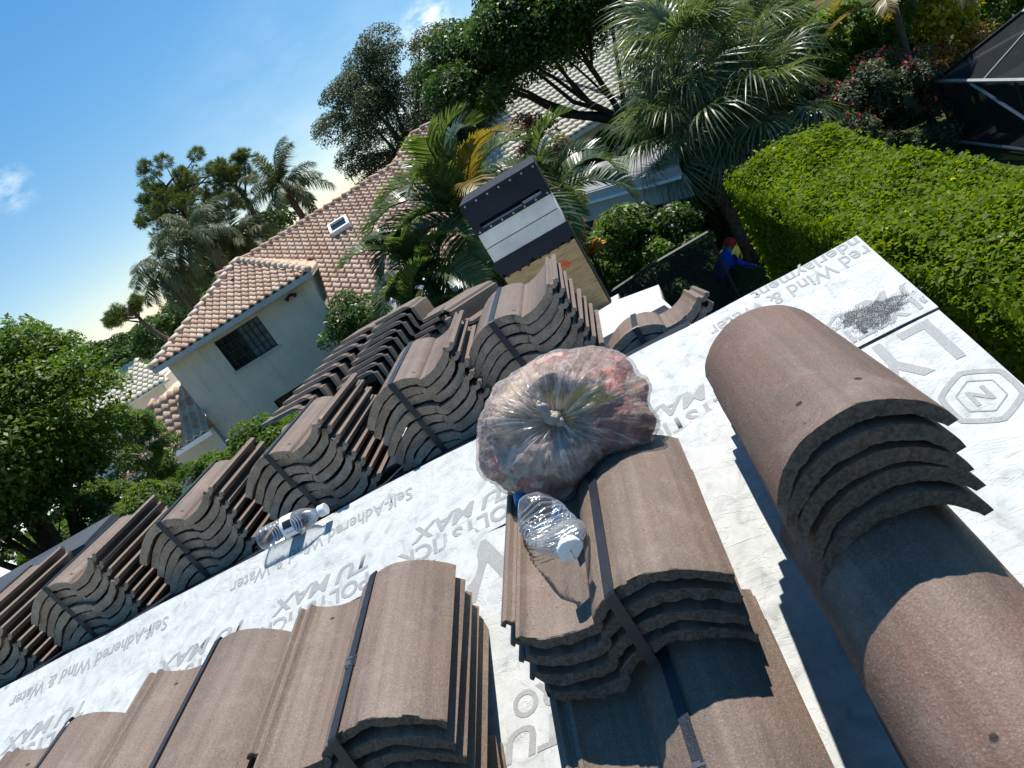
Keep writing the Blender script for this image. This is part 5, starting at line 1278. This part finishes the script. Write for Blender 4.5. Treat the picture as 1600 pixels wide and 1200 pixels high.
# ------------------------------------------------------------------ worker in blue, bent over
wk = empty('person', (1.60, 14.1, GZ), label='person in a blue shirt and red cap crouching on the ground beside the hedge', cat='person')
def skin(name, pts, edges, rad, mats, parent, root=0, sub=2):
    me = bpy.data.meshes.new(name); me.from_pydata(pts, edges, []); o = bpy.data.objects.new(name, me); COL.objects.link(o)
    md = o.modifiers.new('s', 'SKIN'); md.use_smooth_shade = True
    for i, r_ in enumerate(rad):
        v = me.skin_vertices[0].data[i]; v.radius = r_ if isinstance(r_, tuple) else (r_, r_); v.use_root = (i == root)
    o.modifiers.new('d', 'SUBSURF').levels = sub
    dg = bpy.context.evaluated_depsgraph_get(); dg.update(); me2 = bpy.data.meshes.new_from_object(o.evaluated_get(dg)); bpy.data.objects.remove(o)
    me2.name = name
    for m in mats: me2.materials.append(m)
    me2.polygons.foreach_set('use_smooth', np.ones(len(me2.polygons), bool))
    return me2
# local frame: +x is where the person leans, z up
J = dict(pel=(0, 0, .44), waist=(.11, 0, .57), chest=(.27, 0, .73), neck=(.40, 0, .81), head=(.47, 0, .88), head2=(.55, 0, .86),
         hl=(.03, .11, .40), kl=(.33, .16, .46), al=(.10, .15, .09), tl=(.29, .16, .05), hr=(.03, -.11, .40), kr=(.33, -.16, .46), ar=(.10, -.15, .09), tr=(.29, -.16, .05),
         sl=(.31, .20, .71), ell=(.46, .25, .48), wl=(.62, .16, .30), hdl=(.69, .14, .24), sr=(.31, -.20, .71), elr=(.48, -.26, .49), wr=(.66, -.15, .34), hdr=(.73, -.12, .28))
ks = list(J); ix = {k: i for i, k in enumerate(ks)}
E_ = [('pel', 'waist'), ('waist', 'chest'), ('chest', 'neck'), ('neck', 'head'), ('head', 'head2'), ('pel', 'hl'), ('hl', 'kl'), ('kl', 'al'), ('al', 'tl'), ('pel', 'hr'), ('hr', 'kr'), ('kr', 'ar'), ('ar', 'tr'), ('chest', 'sl'), ('sl', 'ell'), ('ell', 'wl'), ('wl', 'hdl'), ('chest', 'sr'), ('sr', 'elr'), ('elr', 'wr'), ('wr', 'hdr')]
RD = dict(pel=.15, waist=.145, chest=.165, neck=.065, head=.10, head2=.085, hl=.095, kl=.07, al=.05, tl=.045, hr=.095, kr=.07, ar=.05, tr=.045, sl=.075, ell=.05, wl=.035, hdl=.035, sr=.075, elr=.05, wr=.035, hdr=.035)
me = skin('body', [J[k] for k in ks], [(ix[a], ix[b_]) for a, b_ in E_], [RD[k] for k in ks], [M['shirt'], M['trouser'], M['skin'], M['shoe']], wk)
for p in me.polygons:
    c_ = p.center
    d2h = min((c_-Vector(J['hdl'])).length, (c_-Vector(J['hdr'])).length)
    p.material_index = 2 if (c_.x > .38 and c_.z > .76 and abs(c_.y) < .14) or d2h < .09 else 3 if c_.z < .12 else 1 if (c_.z < .50 and c_.x < .40 and abs(c_.y) < .24) else 0
bo = ob('body', me, wk)
mb = MB(); CAPM = Matrix.Translation((.492, 0, .905)) @ Matrix.Rotation(R(35), 4, 'Y')
mb.lathe([(.118, -.02), (.119, .02), (.108, .065), (.08, .10), (.04, .118), (.001, .122)], 16, CAPM)
mb.add([CAPM @ Vector(v) for v in ((.09, -.07, -.015), (.20, -.05, -.03), (.215, 0, -.03), (.20, .05, -.03), (.09, .07, -.015), (.09, -.07, -.007), (.20, -.05, -.022), (.215, 0, -.022), (.20, .05, -.022), (.09, .07, -.007))], [(0, 1, 2, 3, 4), (9, 8, 7, 6, 5), (0, 5, 6, 1), (1, 6, 7, 2), (2, 7, 8, 3), (3, 8, 9, 4)])
ob('cap', mb.mesh('cap', M['redcap'], sharp=50), wk)
for s in (('hdl', 1), ('hdr', -1)):
    mb = MB(); p0 = Vector(J[s[0]])
    for q in range(4): mb.tube([p0+Vector((.01, (q-1.5)*.018, -.01)), p0+Vector((.05, (q-1.5)*.02, -.035)), p0+Vector((.05+.006*(q in (1, 2)), (q-1.5)*.02, -.075))], [.010, .009, .007], 6)
    mb.tube([p0+Vector((0, -.03*s[1], 0)), p0+Vector((.035, -.05*s[1], -.03))], [.011, .008], 6)
    ob('fingers', mb.mesh('fingers', M['skin'], smooth=True), wk)
wk.rotation_euler = (0, 0, R(12))
wk.location = (1.60, 14.1, GZ)
